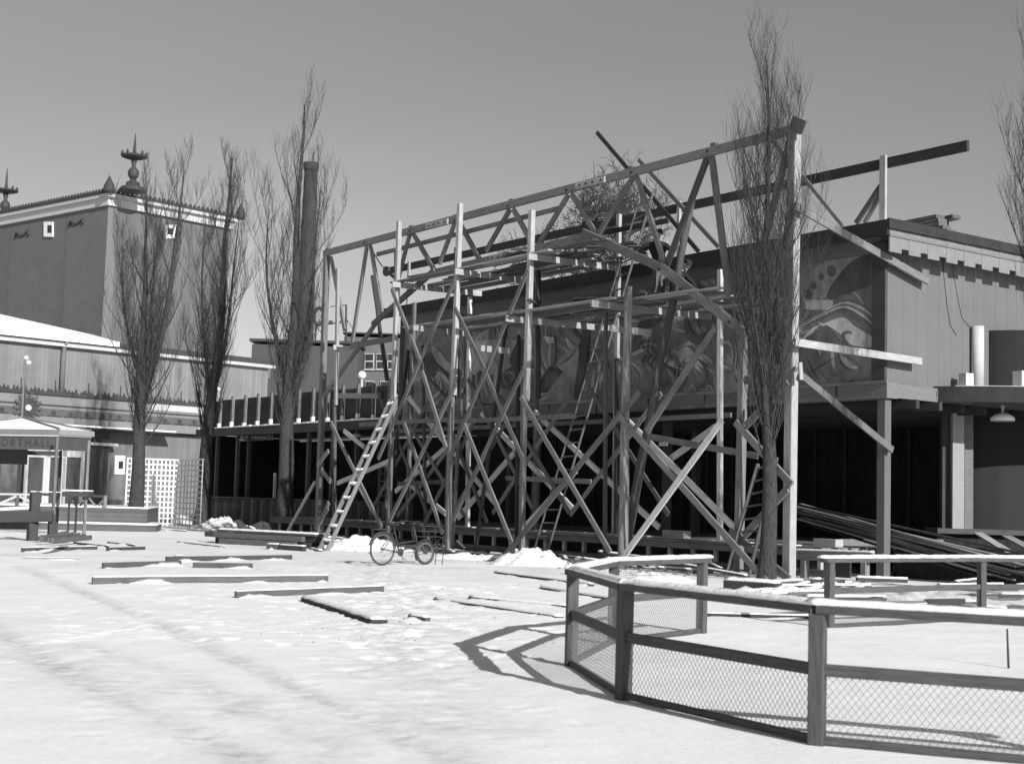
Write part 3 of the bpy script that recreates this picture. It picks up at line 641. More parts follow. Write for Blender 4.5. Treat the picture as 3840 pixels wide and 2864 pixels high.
# blocks, offcuts on the upper deck
for k in range(16):
    u, v = random.uniform(6.8, 14), random.uniform(.9, 3.4); a = random.gauss(0, .22); L = random.uniform(1.2, 3.2)
    c = W(u, v, 7.82 + .012 * k); dd = (A_ * math.cos(a) + N_ * math.sin(a)) * L / 2 + Z_ * random.uniform(-.04, .12)
    timber('loose_plank', c - dd, c + dd, .16, .04, random.choice([wood_mid, wood_dark, wood]), sc)
for k in range(14):
    u, v = random.uniform(3.4, 13), random.uniform(.8, 3.3); a = random.gauss(0, .25); L = random.uniform(1.0, 2.6)
    c = W(u, v, 6.40 + .01 * k); dd = (A_ * math.cos(a) + N_ * math.sin(a)) * L / 2 + Z_ * random.uniform(-.03, .08)
    timber('loose_plank', c - dd, c + dd, .15, .04, random.choice([wood_mid, wood_dark, wood_mid]), sc)
for u, v, L in ((13.6, 2.3, .9), (13.2, 1.9, .7), (10.7, 3.0, .5), (9.9, 2.1, .8)):
    B().obox(W(u, v, 7.87), A_, N_, Z_, L, .2, .14).build('offcut', wood_mid, sc)
# rail along the truss behind the scaffold
timber('ledger', P('E', 442, 525, 2.62), P('E', 1852, 168, 2.62), .05, .13, wood_mid, sc, side=N_)
timber('ledger', onV(1480, 1618, .62), onV(2742, 1556, .62), .05, .12, wood_mid, sc, side=N_)
timber('ledger', P('G', 495, 865, 1.4), P('G', 930, 785, 1.4), .05, .13, wood_blk, sc, side=N_)
# braces: front (v about 3.7-3.9), inner (v about 1)
fr = [(('s', 1242, 1587), ('s', 1430, 1975)), (('s', 1706, 1049), ('s', 1418, 1720)), (('s', 1469, 1083), ('s', 1575, 1352)), (('s', 1583, 1392), ('s', 1672, 1678)), (('s', 1515, 1587), ('s', 1660, 1999)),
      (('s', 1980, 1010), ('s', 1684, 1720)), (('s', 1711, 1436), ('s', 1451, 1972)), (('s', 1706, 1155), ('s', 1817, 1385)), (('s', 1824, 1405), ('s', 1959, 1718)), (('s', 1967, 1378), ('s', 1700, 1948)),
      (('s', 1740, 1591), ('s', 1919, 2034)), (('s', 1953, 1488), ('s', 2287, 2068)), (('s', 2399, 1467), ('s', 1896, 2080)), (('s', 2324, 1563), ('s', 2842, 2144)), (('s', 2708, 1575), ('s', 2345, 2078)), (('s', 2684, 1224), ('s', 2424, 1618)),
      (('s', 1232, 1690), ('s', 1190, 1745)), (('s', 1205, 1760), ('s', 1240, 1806)), (('D', 330, 1260), ('D', 385, 1130)), (('D', 300, 1290), ('D', 380, 1165))]
for i, (a, b_) in enumerate(fr):
    v = 3.74 + .055 * (i % 4); p, q = P(*a, v), P(*b_, v)
    if q.z < .35: q = down(p, q, .0)
    timber('brace', p, q, .045, .145 if i > 11 else .13, wood_mid if i not in (14,) else wood_sunlit, sc, side=N_)
inn = [(('s', 1484, 1842), ('s', 1672, 1678)), (('s', 1533, 1490), ('s', 1672, 1662)), (('s', 1539, 1817), ('s', 1672, 1926)), (('s', 1706, 1700), ('s', 1861, 1890)), (('s', 1717, 1942), ('s', 1930, 1695)), (('s', 1798, 1540), ('s', 2154, 1913)),
       (('s', 2005, 1545), ('s', 2471, 1976)), (('s', 1930, 2017), ('s', 2160, 1764)), (('s', 2345, 1569), ('s', 2763, 1987)), (('s', 2515, 1720), ('s', 2684, 1600)), (('D', 480, 685), ('D', 605, 785)), (('D', 440, 1010), ('D', 755, 875)), (('D', 575, 1030), ('D', 665, 1190))]
for i, (a, b_) in enumerate(inn):
    v = 1.2 + .06 * (i % 3); timber('brace', P(*a, v), P(*b_, v), .07, .15, wood_sunlit, sc, side=N_)
random.seed(29)
for ua, ub_ in ((18.4, 14.9), (14.9, 11.6), (11.6, 8.1), (8.1, 4.3), (17.2, 13.4), (13.4, 9.6)):
    v = 2.15 + random.uniform(-.35, .35); z0, z1 = random.uniform(.7, 1.3), random.uniform(3.4, 4.6)
    timber('brace', W(ua, v, z0), W(ub_ + random.uniform(0, .6), v + .04, z1), .04, .12, random.choice([wood_dark, wood_mid]), sc, side=N_)
    timber('brace', W(ub_, v + .09, z0 + .1), W(ua - random.uniform(0, .8), v + .05, z1 + .3), .04, .12, random.choice([wood_dark, wood_mid]), sc, side=N_)
    timber('upright', W((ua + ub_) / 2 + random.uniform(-.6, .6), v + .16, .0 if v > 1.2 else .65), W((ua + ub_) / 2 + random.uniform(-.6, .6), v + .16, random.uniform(5.6, 6.3)), .08, .09, random.choice([wood_blk, wood_dark]), sc, side=N_)
for z, v, ua, ub_ in ((3.72, 2.55, 18.6, 12.9), (3.66, 2.62, 13.3, 7.6), (2.1, 1.5, 12.1, 8.3), (1.9, 1.55, 17.8, 14.6)):
    timber('ledger', W(ua, v, z), W(ub_, v, z + random.uniform(-.08, .12)), .045, .13, wood_mid, sc, side=N_)
timber('brace', P('J', 382, 722, 1.9), P('J', 1062, 842, 1.9), .045, .15, wood_mid, sc, side=N_)
b = tag(B().obox(P('J', 475, 768, 1.92), A_, N_, Z_, .3, .02, .09).build('notice_board', wood, None), 'small worn notice board hung from a grey brace board', 'sign')
# prop at the far left leg
p, q = onV(1182, 1805, 2.9), onV(1091, 1969, 2.9); tag(timber('raking_prop', down(p, q, -.02), p, .06, .1, wood, None, side=N_), 'pale thin prop leaning against the left truss leg', 'prop')
# pulley on a short chain at the left end of the upper deck
pu = thing('pulley_block', 'dark pulley block hanging on a chain at the left end of the deck', 'pulley', P('E', 500, 640, 3.3))
B().tube([P('E', 385, 455, 3.2), P('E', 430, 540, 3.25), P('E', 470, 600, 3.3), P('E', 495, 630, 3.3)], .02, 6).build('chain', iron, pu)
c = P('E', 515, 655, 3.3); B().lathe(c - N_ * .06, [(.13, 0), (.15, .02), (.15, .1), (.13, .12)], 12, axis=N_).build('sheave', iron, pu)
timber('strap', P('E', 500, 640, 3.37), P('E', 590, 715, 3.37), .03, .1, iron, pu, side=N_)
# ================================================================ ladders
def ladder(name, label, fa, fb, ta, tb, nr, mt, snowy=False, wd=.035, ht=.09):
    t = thing(name, label, 'ladder', (fa + fb) / 2); sd = (fb - fa).normalized()
    timber('rail', fa, ta, wd, ht, mt, t, side=sd); timber('rail', fb, tb, wd, ht, mt, t, side=sd)
    for k in range(nr):
        f = (k + .6) / nr; a, b_ = fa.lerp(ta, f), fb.lerp(tb, f)
        o = timber('rung', a, b_, .03, .04, mt, t)
        if snowy:
            n = 7; pts = [a.lerp(b_, i / (n - 1)) + Vector((0, 0, .045 + .012 * random.random())) for i in range(n)]
            B().tube(pts, [.035 + .022 * random.random() for _ in pts], 7).build('rung_snow', snow_t, o)
    return t
fa, fb = onZ(1196, 2060, -.02), onZ(1226, 2067, -.02)
dirw = (fb - fa); dirw.z = 0
fa = fb - dirw.normalized() * .42
ta, tb = onV(*S('D', 765, 500), 3.85), onV(*S('D', 808, 488), 3.85)
ta = tb - dirw.normalized() * .38
fa = onZ(1196, 2060, -.02); dd = (fa - fb).length
ladder('leaning_ladder', 'sunlit ladder with snow on its rungs leaning on the left of the scaffold', onV(1197, 2061, uvz(fb)[1] + .05), fb, onV(*S('D', 765, 500), 3.9), onV(*S('D', 806, 488), 3.85), 11, wood_mid, True, .05, .12)
f1, f2 = onV(1997, 2050, 1.45), onV(2048, 2070, 1.45); f1.z = f2.z = -.02
ladder('long_ladder', 'long thin ladder rising behind the braces to the upper deck', f1, f2, onV(2398, 749, 1.5), onV(2449, 722, 1.5), 26, wood_mid, wd=.03, ht=.06)
f1, f2 = onV(2722, 2170, 3.25), onV(2806, 2172, 3.25); f1.z = f2.z = -.02
ladder('step_ladder', 'short dark ladder standing behind the trunk of the right poplar', f1, f2, onV(*S('J', 1062, 890), 3.22), onV(*S('J', 1178, 850), 3.22), 9, wood_dark, wd=.04)
f1, f2 = onV(*S('D', 690, 1200), .3), onV(*S('D', 745, 1200), .3); f1.z = f2.z = .65
ladder('inner_ladder', 'thin dark ladder standing in the shadow inside the hall', f1, f2, onV(*S('D', 705, 890), .3), onV(*S('D', 738, 890), .3), 8, wood_dark)
# ================================================================ trees
def up_branch(p, az, tilt, L, r0, r1, n, curve, jit=.05):
    """points of a branch that leaves at angle tilt from the vertical and bends upright"""
    pts = [p.copy()]; d = Vector((math.sin(az) * math.sin(tilt), math.cos(az) * math.sin(tilt), math.cos(tilt))); q = p.copy()
    for i in range(n):
        d = (d + Z_ * curve / n * 2 + Vector((random.gauss(0, jit), random.gauss(0, jit), random.gauss(0, jit * .5)))).normalized()
        q = q + d * (L / n); pts.append(q.copy())
    return pts, [r0 + (r1 - r0) * i / n for i in range(n + 1)]
def sample(pts, rad, t):
    k = t * (len(pts) - 1); i = min(int(k), len(pts) - 2); f = k - i
    return pts[i].lerp(pts[i + 1], f), rad[i] + (rad[i + 1] - rad[i]) * f
def poplar(label, base, H, hw, r0, leaders, z_first, nlimb=34, nsub=9, ntw=4, seed=1, group=None, tmin=.011, clip=None):
    random.seed(seed)
    t = thing('poplar_tree', label, 'tree', base, group)
    tb, cb_ = B(), B()
    stems = []
    for i, (dx, dy, hz, top, rr) in enumerate(leaders):      # offset of the tip, split height, top height, radius factor
        pts = []; n = 16
        for k in range(n + 1):
            z = top * k / n
            f = 0 if z < hz else (z - hz) / (top - hz)
            f = 1 - (1 - f) ** 2.2
            pts.append(base + Vector((dx * f + .05 * math.sin(z * .9 + i), dy * f + .05 * math.cos(z * .7 + seed), z - .1)))
        rad = [max(.012, r0 * rr * (1.18 if k == 0 else 1) * (1 - .93 * (k / n) ** .85)) for k in range(n + 1)]
        k0 = 0 if i == 0 else max(0, int(hz / top * n) - 1)
        tb.tube(pts[k0:], rad[k0:], 9, cap=False); stems.append((pts, rad, top))
    for i in range(nlimb):
        pts, rad, top = stems[i % len(stems)]
        f = z_first / top + (1 - z_first / top) * .95 * (i / nlimb) ** 1.05
        p, r = sample(pts, rad, min(f, .98)); z = p.z - base.z; g = z / H
        L = H * (.34 - .24 * g) * random.uniform(.75, 1.15)
        reach = hw * (.5 + 1.15 * g if g < .45 else 1.02 - 1.5 * (g - .45)) * random.uniform(.35, 1.05)      # how far out the tip ends
        tilt = math.asin(min(.8, max(.08, 1.45 * max(reach, .12) / L)))
        az = i * 2.399 + random.uniform(-.5, .5)
        bp, br = up_branch(p, az, tilt, L, max(.008, min(r * .3, r0 * (.10 if H > 14 else .13))), .004, 9, .3, .04)
        tb.tube(bp, br, 6, cap=False)
        for j in range(nsub):
            g = .12 + .83 * (j + random.random() * .8) / nsub
            p2, r2 = sample(bp, br, g); L2 = L * random.uniform(.22, .42) * (1.12 - .5 * g) + .25
            sp, sr = up_branch(p2, random.uniform(0, 6.28), random.uniform(.28, .7), L2, max(tmin * .8, r2 * .5), tmin * .45, 6, .75, .06)
            cb_.tube(sp, sr, 4, cap=False)
            for q in range(ntw):
                h = .2 + .75 * random.random(); p3, r3 = sample(sp, sr, h)
                wp, wr = up_branch(p3, random.uniform(0, 6.28), random.uniform(.3, .8), L2 * random.uniform(.3, .6) + .12, tmin * .62, tmin * .33, 3, .6, .07)
                cb_.tube(wp, wr, 3, cap=False)
        for q in range(10):
            h = .1 + .5 * random.random(); p3, r3 = sample(bp, br, h)
            wp, wr = up_branch(p3, random.uniform(0, 6.28), random.uniform(.5, 1.0), random.uniform(.3, .8), tmin * .6, tmin * .33, 3, .6, .09)
            cb_.tube(wp, wr, 3, cap=False)
    tb.build('trunk', bark, t); cb_.build('crown', twig, t)
    random.seed(seed + 99); return t
def vbase(sx, sy, v): p = onV(sx, sy, v); p.z = 0; return p
poplar('tall double-stemmed bare poplar in front of the white trellis', vbase(506, 1940, 5.2), 14.1, 1.75, .32, [(-.1, 0, 5, 12.4, 1), (1.1, .2, 4.8, 13.6, .9), (.5, -.4, 6, 12.6, .5), (-1.0, .3, 5.5, 10.8, .5)], 2.6, 62, 9, 5, 3, tmin=.0080)
poplar('bare poplar with a leaning stem between the trellis and the pavilion', vbase(757, 1975, .2), 16.2, 1.7, .34, [(.5, 0, 3, 15.8, 1), (.9, .3, 5, 13.6, .5), (-.4, -.3, 5.5, 13.0, .45)], 2.8, 56, 9, 5, 8, tmin=.0080)
poplar('tall bare poplar standing beside the factory chimney', vbase(1061, 1990, .4), 16.6, 1.65, .36, [(.1, 0, 4, 16.4, 1), (.85, .2, 5, 13.2, .5), (-1.1, .2, 5, 12.4, .5)], 2.9, 50, 9, 5, 15, tmin=.0072)
poplar('nearest bare poplar rising through the right end of the truss', onZ(2872, 2176), 11.7, 1.1, .19, [(-.12, 0, 3, 10.9, 1), (.35, .2, 4.5, 9.2, .55), (-.35, -.1, 4, 8.7, .5)], 2.3, 60, 10, 6, 21, tmin=.0046)
poplar('bare tree whose left twigs reach in at the right edge', onY(3960, 2100, 26.0) * 1 - Z_ * onY(3960, 2100, 26.0).z, 11.6, .95, .17, [(0, 0, 2, 11.0, 1), (-.3, .2, 3, 9.4, .6)], 2.6, 46, 10, 5, 33, tmin=.005)
# a spreading tree behind the roof
def spreading(label, base, H, r, R0, seed, z0=.45):
    random.seed(seed); t = thing('spreading_tree', label, 'tree', base); tb, cb_ = B(), B()
    pts = [base + Vector((.1 * math.sin(k), .1 * math.cos(k), H * .62 * k / 8 - .1)) for k in range(9)]; rad = [R0 * (1 - .6 * k / 8) for k in range(9)]
    tb.tube(pts, rad, 8, cap=False)
    def rec(p, d, L, rr, lev):
        n = 4; q = [p.copy()]; dd = d.copy()
        for i in range(n):
            dd = (dd + Vector((random.gauss(0, .2), random.gauss(0, .2), random.gauss(.04, .15)))).normalized(); q.append(q[-1] + dd * L / n)
        (tb if lev < 2 else cb_).tube(q, [rr + (rr * .55 - rr) * i / n for i in range(n + 1)], 5 if lev < 2 else 3, cap=False)
        if lev >= 5: return
        for _ in range((5, 5, 4, 3, 3)[lev]):
            i = random.randint(1, n); e = (dd * .8 + Vector((random.gauss(0, .6), random.gauss(0, .6), random.gauss(.12, .4)))).normalized()
            rec(q[i], e, L * random.uniform(.55, .75), max(.011, rr * .55), lev + 1)
    for k in range(6):
        p, rr = sample(pts, rad, z0 + (1 - z0) * k / 6); a = k * 2.4
        rec(p, Vector((math.cos(a) * .8, math.sin(a) * .8, .75)).normalized(), r * .62, rr * .6, 0)
    tb.build('trunk', bark, t); cb_.build('crown', twig, t); random.seed(seed + 5)
p = onY(2215, 1000, 62); p.z = 0
spreading('bare spreading tree behind the roof seen through the truss', p, 21.0, 4.4, .3, 5, .66)
p = onY(2560, 1000, 75); p.z = 0
spreading('small bare tree top showing over the roof behind the two workers', p, 16.5, 2.6, .2, 9, .6)
# ================================================================ left: podium, kiosk, hall, tower
D45 = Vector((.7071, .7071, 0)); P45 = Vector((.7071, -.7071, 0))      # hall walls run along D45, P45 looks out of them
wp0 = onY(225, 1800, 74); wp0.z = 0
def H_(sx, sy, out=0.0): return hit(sx, sy, wp0 + P45 * out, P45)
def hp(p): q = p - wp0; return q.dot(D45)
def HW(s, o, z): return wp0 + D45 * s + P45 * o + Z_ * z
class HB(B):
    def hbox(s, sa, sb, oa, ob, za, zb):
        return s.hexa([HW(sa, oa, za), HW(sb, oa, za), HW(sb, ob, za), HW(sa, ob, za), HW(sa, oa, zb), HW(sb, oa, zb), HW(sb, ob, zb), HW(sa, ob, zb)])
sL = hp(H_(-260, 1500)); sR = hp(H_(*S('B', 1840, 500)))
zE = H_(*S('B', 900, 232)).z
hall = thing('boarded_hall', 'long grey boarded hall with white eave and snowy roof at the left', 'building', HW(0, 0, 0))
HB().hbox(sL, sR, -9, 0, 0, zE).build('wall', hall_m, hall)
HB().hbox(sL, sR + .3, .002, .35, zE - .02, zE + .42).build('eave_board', white_m, hall)
HB().hbox(sL, sR + .35, .35, .46, zE + .30, zE + .45).build('gutter', trim_d, hall)
a, b_ = HW(sL, .5, zE + .5), HW(sR + .4, .5, zE + .5); c = H_(-260, 1120, -9); d = H_(*S('A', 640, 1570), -9); e = HW(sR + .4, -6, zE + .7)
bq = HW(hp(H_(430, 1290)), .5, zE + .5)
B().plate([a, bq, d, c], Vector((0, 0, -.25))).build('roof_snow', snow_t, hall)
HB().hbox(sL, sR + .4, -9, .48, zE + .2, zE + .44).build('roof', roof_d, hall)
p = H_(*S('B', 437, 200), .1); s = hp(p); zF = H_(*S('B', 437, 515), .45).z
B().tube([HW(s, .42, zE + .3), HW(s, .18, zE + .0), HW(s, .14, zE - .4), HW(s, .14, zF)], .13, 8).build('downpipe', trim_m, hall)
# front block with the painted frieze
zt = H_(*S('B', 500, 510), .8).z; zb = H_(*S('B', 700, 745), .8).z; sR2 = hp(H_(*S('B', 1440, 600), .8))
B_ = HB().hbox(sL, sR2, .01, .8, zb, zt).build('frieze_wall', hall_b, hall)
h_ = zt - zb
HB().hbox(sL, sR2 + .05, .8, .92, zt - .14, zt + .02).build('cornice', band_d, B_)
HB().hbox(sL, sR2, .8, .825, zt - h_ * .42, zt - h_ * .37).build('frieze_line', band_d, B_)
HB().hbox(sL, sR2, .8, .82, zt - h_ * .74, zt - h_ * .50).build('frieze_band', band_m, B_)
pit = .92; k = 0; s = sL
while s < sR2 - pit:
    HB().hbox(s + .12, s + pit - .12, .82, .832, zt - h_ * .735, zt - h_ * .69).build('frieze_ornament', band_d, B_)
    q = [HW(s + pit / 2 + x_, .834, zt - h_ * z_) for x_, z_ in ((0, .53), (.16, .62), (0, .71), (-.16, .62))]
    B().plate(q, P45 * -.013).build('frieze_ornament', band_d, B_)
    for x_ in (.1, .3, .5, .7):
        hh = .16 + .12 * ((k * 7 + int(x_ * 10)) % 3) / 2
        q = [HW(s + x_ - .11, .86, zt), HW(s + x_ + .11, .86, zt), HW(s + x_, .86, zt + hh)]
        B().plate(q, P45 * -.06).build('crest_leaf', band_d, B_)
    if k % 2 == 0: HB().hbox(s + .42, s + .47, .84, .88, zt, zt + .62).build('crest_spike', band_d, B_)
    s += pit; k += 1
p = H_(*S('B', 190, 603), .84); B().lathe(p - P45 * .02, [(.62, 0), (.62, .05), (.5, .07)], 22, axis=P45).build('rosette', band_d, B_)
for j in range(14):
    a = j * math.pi / 7; q = p + P45 * .05 + (D45 * math.cos(a) + Z_ * math.sin(a)) * .62
    B().obox(q, D45 * math.cos(a) + Z_ * math.sin(a), P45, D45 * -math.sin(a) + Z_ * math.cos(a), .3, .04, .13).build('rosette_petal', band_m, B_)
B().lathe(p + P45 * .05, [(.16, 0), (.16, .06)], 12, axis=P45).build('rosette_boss', white_m, B_)
q = H_(*S('B', 1235, 600), .83); B().obox(q, D45, P45, Z_, 3.4, .03, .5).build('name_plaque', white_m, B_)
HB().hbox(sL, hp(H_(*S('B', 1215, 770), 1.6)), .3, 1.7, zb - .12, zb - .03).build('canopy_slab', tar, hall)
HB().hbox(sL, hp(H_(*S('B', 1205, 770), 1.6)), .35, 1.72, zb - .028, zb + .05).build('canopy_snow', snow_t, hall)
HB().hbox(sL, sR2, .01, .3, 0, zb - .13).build('lower_wall', M('lower_hall_boarding', .15, var=.06, ns=2, bump=.08, lines=((.7071, .7071, 0), .2, .1, .15)), hall)
s0, s1 = hp(H_(*S('a', 942, 700), .6)), hp(H_(*S('a', 1105, 700), .6)); zz = H_(*S('a', 1020, 470), .6).z
HB().hbox(s0 - 3.2, s1, .3, .7, 0, zz).build('dark_porch', trim_d, hall); HB().hbox(s0 - 3, s1 + .35, .3, 1.0, zz + .002, zz + .14).build('porch_roof', white_m, hall)
HB().hbox(s0, s1, .3, .72, zz + .145, zz + .95).build('porch_top', trim_d, hall)
for sx, sy in ((600, 100),):
    for i, (xa, xb, ya, yb) in enumerate(((275, 470, 575, 1100), (470, 640, 575, 1100), (660, 825, 575, 1100))):
        pa, pb = H_(*S('a', xa, ya), .74), H_(*S('a', xb, yb), .74); s0_, s1_ = hp(pa), hp(pb); z1 = pa.z
        dr = HB().hbox(s0_, s1_, .70, .74, 0, z1).build('door', trim_d, hall)
        HB().hbox(s0_ - .1, s0_ + .1, .74, .80, 0, z1).build('door_frame', white_m, dr); HB().hbox(s1_ - .1, s1_ + .1, .741, .80, 0, z1).build('door_frame', white_m, dr)
        HB().hbox(s0_ - .1, s1_ + .1, .742, .81, z1 - .05, z1 + .5).build('door_head', white_m, dr)
pa, pb = H_(*S('e', 72, 842), .32), H_(*S('e', 152, 1012), .32); s0_, s1_ = hp(pa), hp(pb)
wn = HB().hbox(s0_, s1_, .3, .38, pb.z, pa.z).build('window', white_b, hall); ww = s1_ - s0_
HB().hbox(s0_ + ww * .36, s1_ - ww * .18, .381, .39, pb.z + .3, pa.z - .3).build('pane', glass_m, wn)
HB().hbox(hp(H_(*S('e', -60, 1240), .33)), hp(H_(*S('e', 140, 1240), .33)), .3, .36, 0, H_(*S('e', 60, 1235), .33).z).build('plinth', trim_d, hall)
# tower behind the hall
tw = thing('ornate_tower', 'tall dark boarded tower with white cornice, dark cresting and crowned finials', 'tower', onY(230, 1200, 97) * 1)
zT = 21.5
T0 = onZ(*S('A', 742, 668), zT); T1 = onZ(*S('A', -160, 838), zT); T2 = onZ(*S('A', 1582, 832), zT)
WM[tw.name] = Matrix.Translation(Vector((T0.x, T0.y, 0))); tw.matrix_basis = WM[tw.name]
T3 = T1 + T2 - T0; fl = lambda p, z: Vector((p.x, p.y, z))
B().hexa([fl(T0, 0), fl(T2, 0), fl(T3, 0), fl(T1, 0), fl(T0, zT), fl(T2, zT), fl(T3, zT), fl(T1, zT)]).build('wall', tower_m, tw)
cx = (T0 + T3) / 2
ex = lambda p, d: p + (p - cx).normalized() * d
def ring(z0, z1, d, name, mt, par=tw):
    q = [ex(p, d) for p in (T0, T2, T3, T1)]; return B().hexa([fl(p, z0) for p in q] + [fl(p, z1) for p in q]).build(name, mt, par)
hc = .72
co = ring(zT - .15, zT + hc * .55, .35, 'cornice', white_m); ring(zT + hc * .55, zT + hc * .9, .75, 'cornice_moulding', white_m, co); rt = ring(zT + hc * .9, zT + hc * 1.02, .85, 'roof_edge', roof_d)
q = [ex(p, .8) for p in (T0, T2, T3, T1)]; zr = zT + hc * 1.02
apx = fl(cx, zr + 1.0)
B().add([fl(p, zr) for p in q] + [apx], [(0, 1, 4), (1, 2, 4), (2, 3, 4), (3, 0, 4), (3, 2, 1, 0)]).build('roof', roof_d, tw)
am = None
for pa, pb in ((q[0], q[3]), (q[0], q[1])):
    L = (pb - pa).length; n = int(L / .37); d = (pb - pa).normalized(); o = Vector((d.y, -d.x, 0))
    for k in range(1, n):
        c = fl(pa + d * (L * k / n), zr - .05); mx = Matrix(((d.x, o.x, 0, c.x), (d.y, o.y, 0, c.y), (0, 0, 1, c.z), (0, 0, 0, 1)))
        if am is None:
            ob = B().plate([(-.14, .06, 0), (.14, .06, 0), (.12, .06, .17), (0, .06, .34), (-.12, .06, .17)], Vector((0, -.12, 0))).build('antefix', roof_d, rt, mx); am = ob.data
        else: put('antefix', am, None, rt, mx)
for p, sc_ in ((q[0], 1.0), (q[1], .8)):
    B().lathe(fl(p, zr - .1), [(.36, 0), (.40, .2), (.36, .5), (.24, .75), (.13, .95), (.08, 1.1), (0.02, 1.2)], 10).build('corner_acroterion', roof_d, rt)
def finial(px, py_base, py_top, off):
    b0 = onY(px, py_base, off); zt_ = onY(px, py_top, off).z; h = zt_ - (zr + .4); c = Vector((b0.x, b0.y, zr + .35))
    f = B().lathe(c, [(1.0, -.3), (.8, 0), (.5, .08), (.45, .34), (.26, .42), (.2, .6)], 12).build('finial', roof_d, tw)
    B().lathe(c, [(.2, .6), (.34, .75), (.4, 1.0), (.33, 1.25), (.17, 1.4), (.13, 1.55), (.2, 1.85), (.2, 2.05)], 14).build('finial_ball', roof_d, f)
    B().lathe(c, [(.2, 2.0), (.65, 2.06), (.92, 2.16), (.94, 2.26), (.5, 2.28), (.14, 2.4), (.12, 2.6), (.015, max(h, 3.9))], 16).build('finial_crown', roof_d, f)
    for j in range(10):
        a = j * math.pi / 5; B().lathe(c + Vector((.86 * math.cos(a), .86 * math.sin(a), 2.25)), [(.06, 0), (.1, .1), (.08, .2), (.02, .27)], 7).build('crown_bud', roof_d, f)
finial(*S('A', 912, 590), S('A', 0, 195)[1], 99); finial(*S('A', 32, 740), S('A', 0, 415)[1], 112)
def face_rect(sh, x0, y0, x1, y1, p0, p1, out, mt, nm, par, th=.06):
    d = (p1 - p0).normalized(); n = Vector((d.y, -d.x, 0)); n = -n if n.dot(EYE - p0) < 0 else n
    pts = [hit(*S(sh, x, y), p0 + n * out, n) for x, y in ((x0, y0), (x1, y0), (x1, y1), (x0, y1))]
    return B().plate(pts, n * th).build(nm, mt, par)
for sh, r_, pb in (('A', (310, 795, 370, 897), T1), ('A', (1135, 815, 1208, 908), T2)):
    x0, y0, x1, y1 = r_; wf = face_rect(sh, x0, y0, x1, y1, T0, pb, 0.0, white_b, 'window', tw, .12); face_rect(sh, x0 + 18, y0 + 22, x1 - 14, y1 - 28, T0, pb, .121, glass_m, 'pane', wf, .02)
for xa, ya in ((105, 860), (478, 780)):
    pts = [(xa, ya + 45), (xa + 6, ya + 10), (xa + 22, ya + 22), (xa + 45, ya + 32), (xa + 68, ya + 16), (xa + 88, ya - 8), (xa + 92, ya + 30)]
    d = (T1 - T0).normalized(); n = Vector((d.y, -d.x, 0)); n = -n if n.dot(EYE - T0) < 0 else n
    B().tube([hit(*S('A', *q_), T0 + n * .05, n) for q_ in pts], .09, 5).build('garland', roof_d, tw)
d = (T2 - T0).normalized(); n = Vector((d.y, -d.x, 0)); n = -n if n.dot(EYE - T0) < 0 else n
B().obox(fl(T0, zT / 2) + d * .35 + n * .05, d, n, Z_, .7, .1, zT - .4).build('corner_strip', M('tower_corner_paint', .15, var=.08, bump=.05), tw)
# podium steps on which the kiosk stands
pd = thing('stepped_podium', 'low snow-topped boarded podium of two steps at the left', 'podium', onZ(200, 1985))
pdx = Vector((1, .18, 0)).normalized(); pdy = Vector((-.18, 1, 0)).normalized()
p = onZ(300, 1988)
def step(p, half, z0, z1, dep, nm):
    o = B().obox(p + pdy * dep / 2 + Z_ * ((z0 + z1) / 2), pdx, pdy, Z_, half * 2, dep, z1 - z0).build(nm, M('podium_board', .10, var=.15, ns=3, bump=.1, lines=((0, 0, 1), .16, .1, .35)), pd)
    B().obox(p + pdy * (dep / 2 - .02) + Z_ * (z1 + .025), pdx, pdy, Z_, half * 2 + .06, dep, .05).build('step_snow', snow_t, o)
step(p + pdx * -4.6, 7.2, -.05, .24, 3.0, 'lower_step'); step(p + pdx * -5.4 + pdy * 1.1, 7.6, .24, .80, 6.0, 'upper_step')
# kiosk
K0 = onY(220, 1660, 44.0)
ks = thing('sports_kiosk', 'open kiosk with lettered sign band and light upper board at the left edge', 'kiosk', Vector((K0.x, K0.y, .3)))
kl = Vector((-math.sin(math.radians(70)), -math.cos(math.radians(70)) * -1, 0)).normalized(); kr = Vector((math.sin(math.radians(53)), math.cos(math.radians(53)), 0))
nl = Vector((-kl.y, kl.x, 0)); nl = nl if nl.dot(EYE - K0) > 0 else -nl
nr = Vector((-kr.y, kr.x, 0)); nr = nr if nr.dot(EYE - K0) > 0 else -nr
def kz(x, y): return onY(*S('a', x, y), 44.0).z
z_top, z_mid, z_bot = kz(600, 305), kz(600, 378), kz(605, 515)
k2 = Vector((K0.x, K0.y, 0)); Lr = (hit(*S('a', 938, 450), K0, nr) - K0).length; Ll = 4.2
def kface(d, n, L, z0, z1, out, th, nm, mt, par=ks): return B().obox(fl(k2, (z0 + z1) / 2) + d * L / 2 + n * (out - th / 2), d, n, Z_, L, th, z1 - z0).build(nm, mt, par)
sgn = kface(kl, nl, Ll, z_bot, z_mid, 0, .06, 'sign_band', kiosk_l); kface(kr, nr, Lr, z_bot, z_mid, 0, .06, 'sign_band', kiosk_d)  # right band made darker than the left one
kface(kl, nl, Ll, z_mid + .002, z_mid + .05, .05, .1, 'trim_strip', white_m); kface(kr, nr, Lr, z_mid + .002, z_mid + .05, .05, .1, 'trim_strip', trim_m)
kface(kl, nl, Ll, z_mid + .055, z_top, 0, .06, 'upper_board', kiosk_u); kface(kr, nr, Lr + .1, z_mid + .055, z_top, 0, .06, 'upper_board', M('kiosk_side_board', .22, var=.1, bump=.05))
far = fl(k2 + kl * Ll + kr * Lr, 0); zr_ = onY(*S('a', 235, 185), 45).z
cpt = onY(*S('a', 235, 185), 45.6)
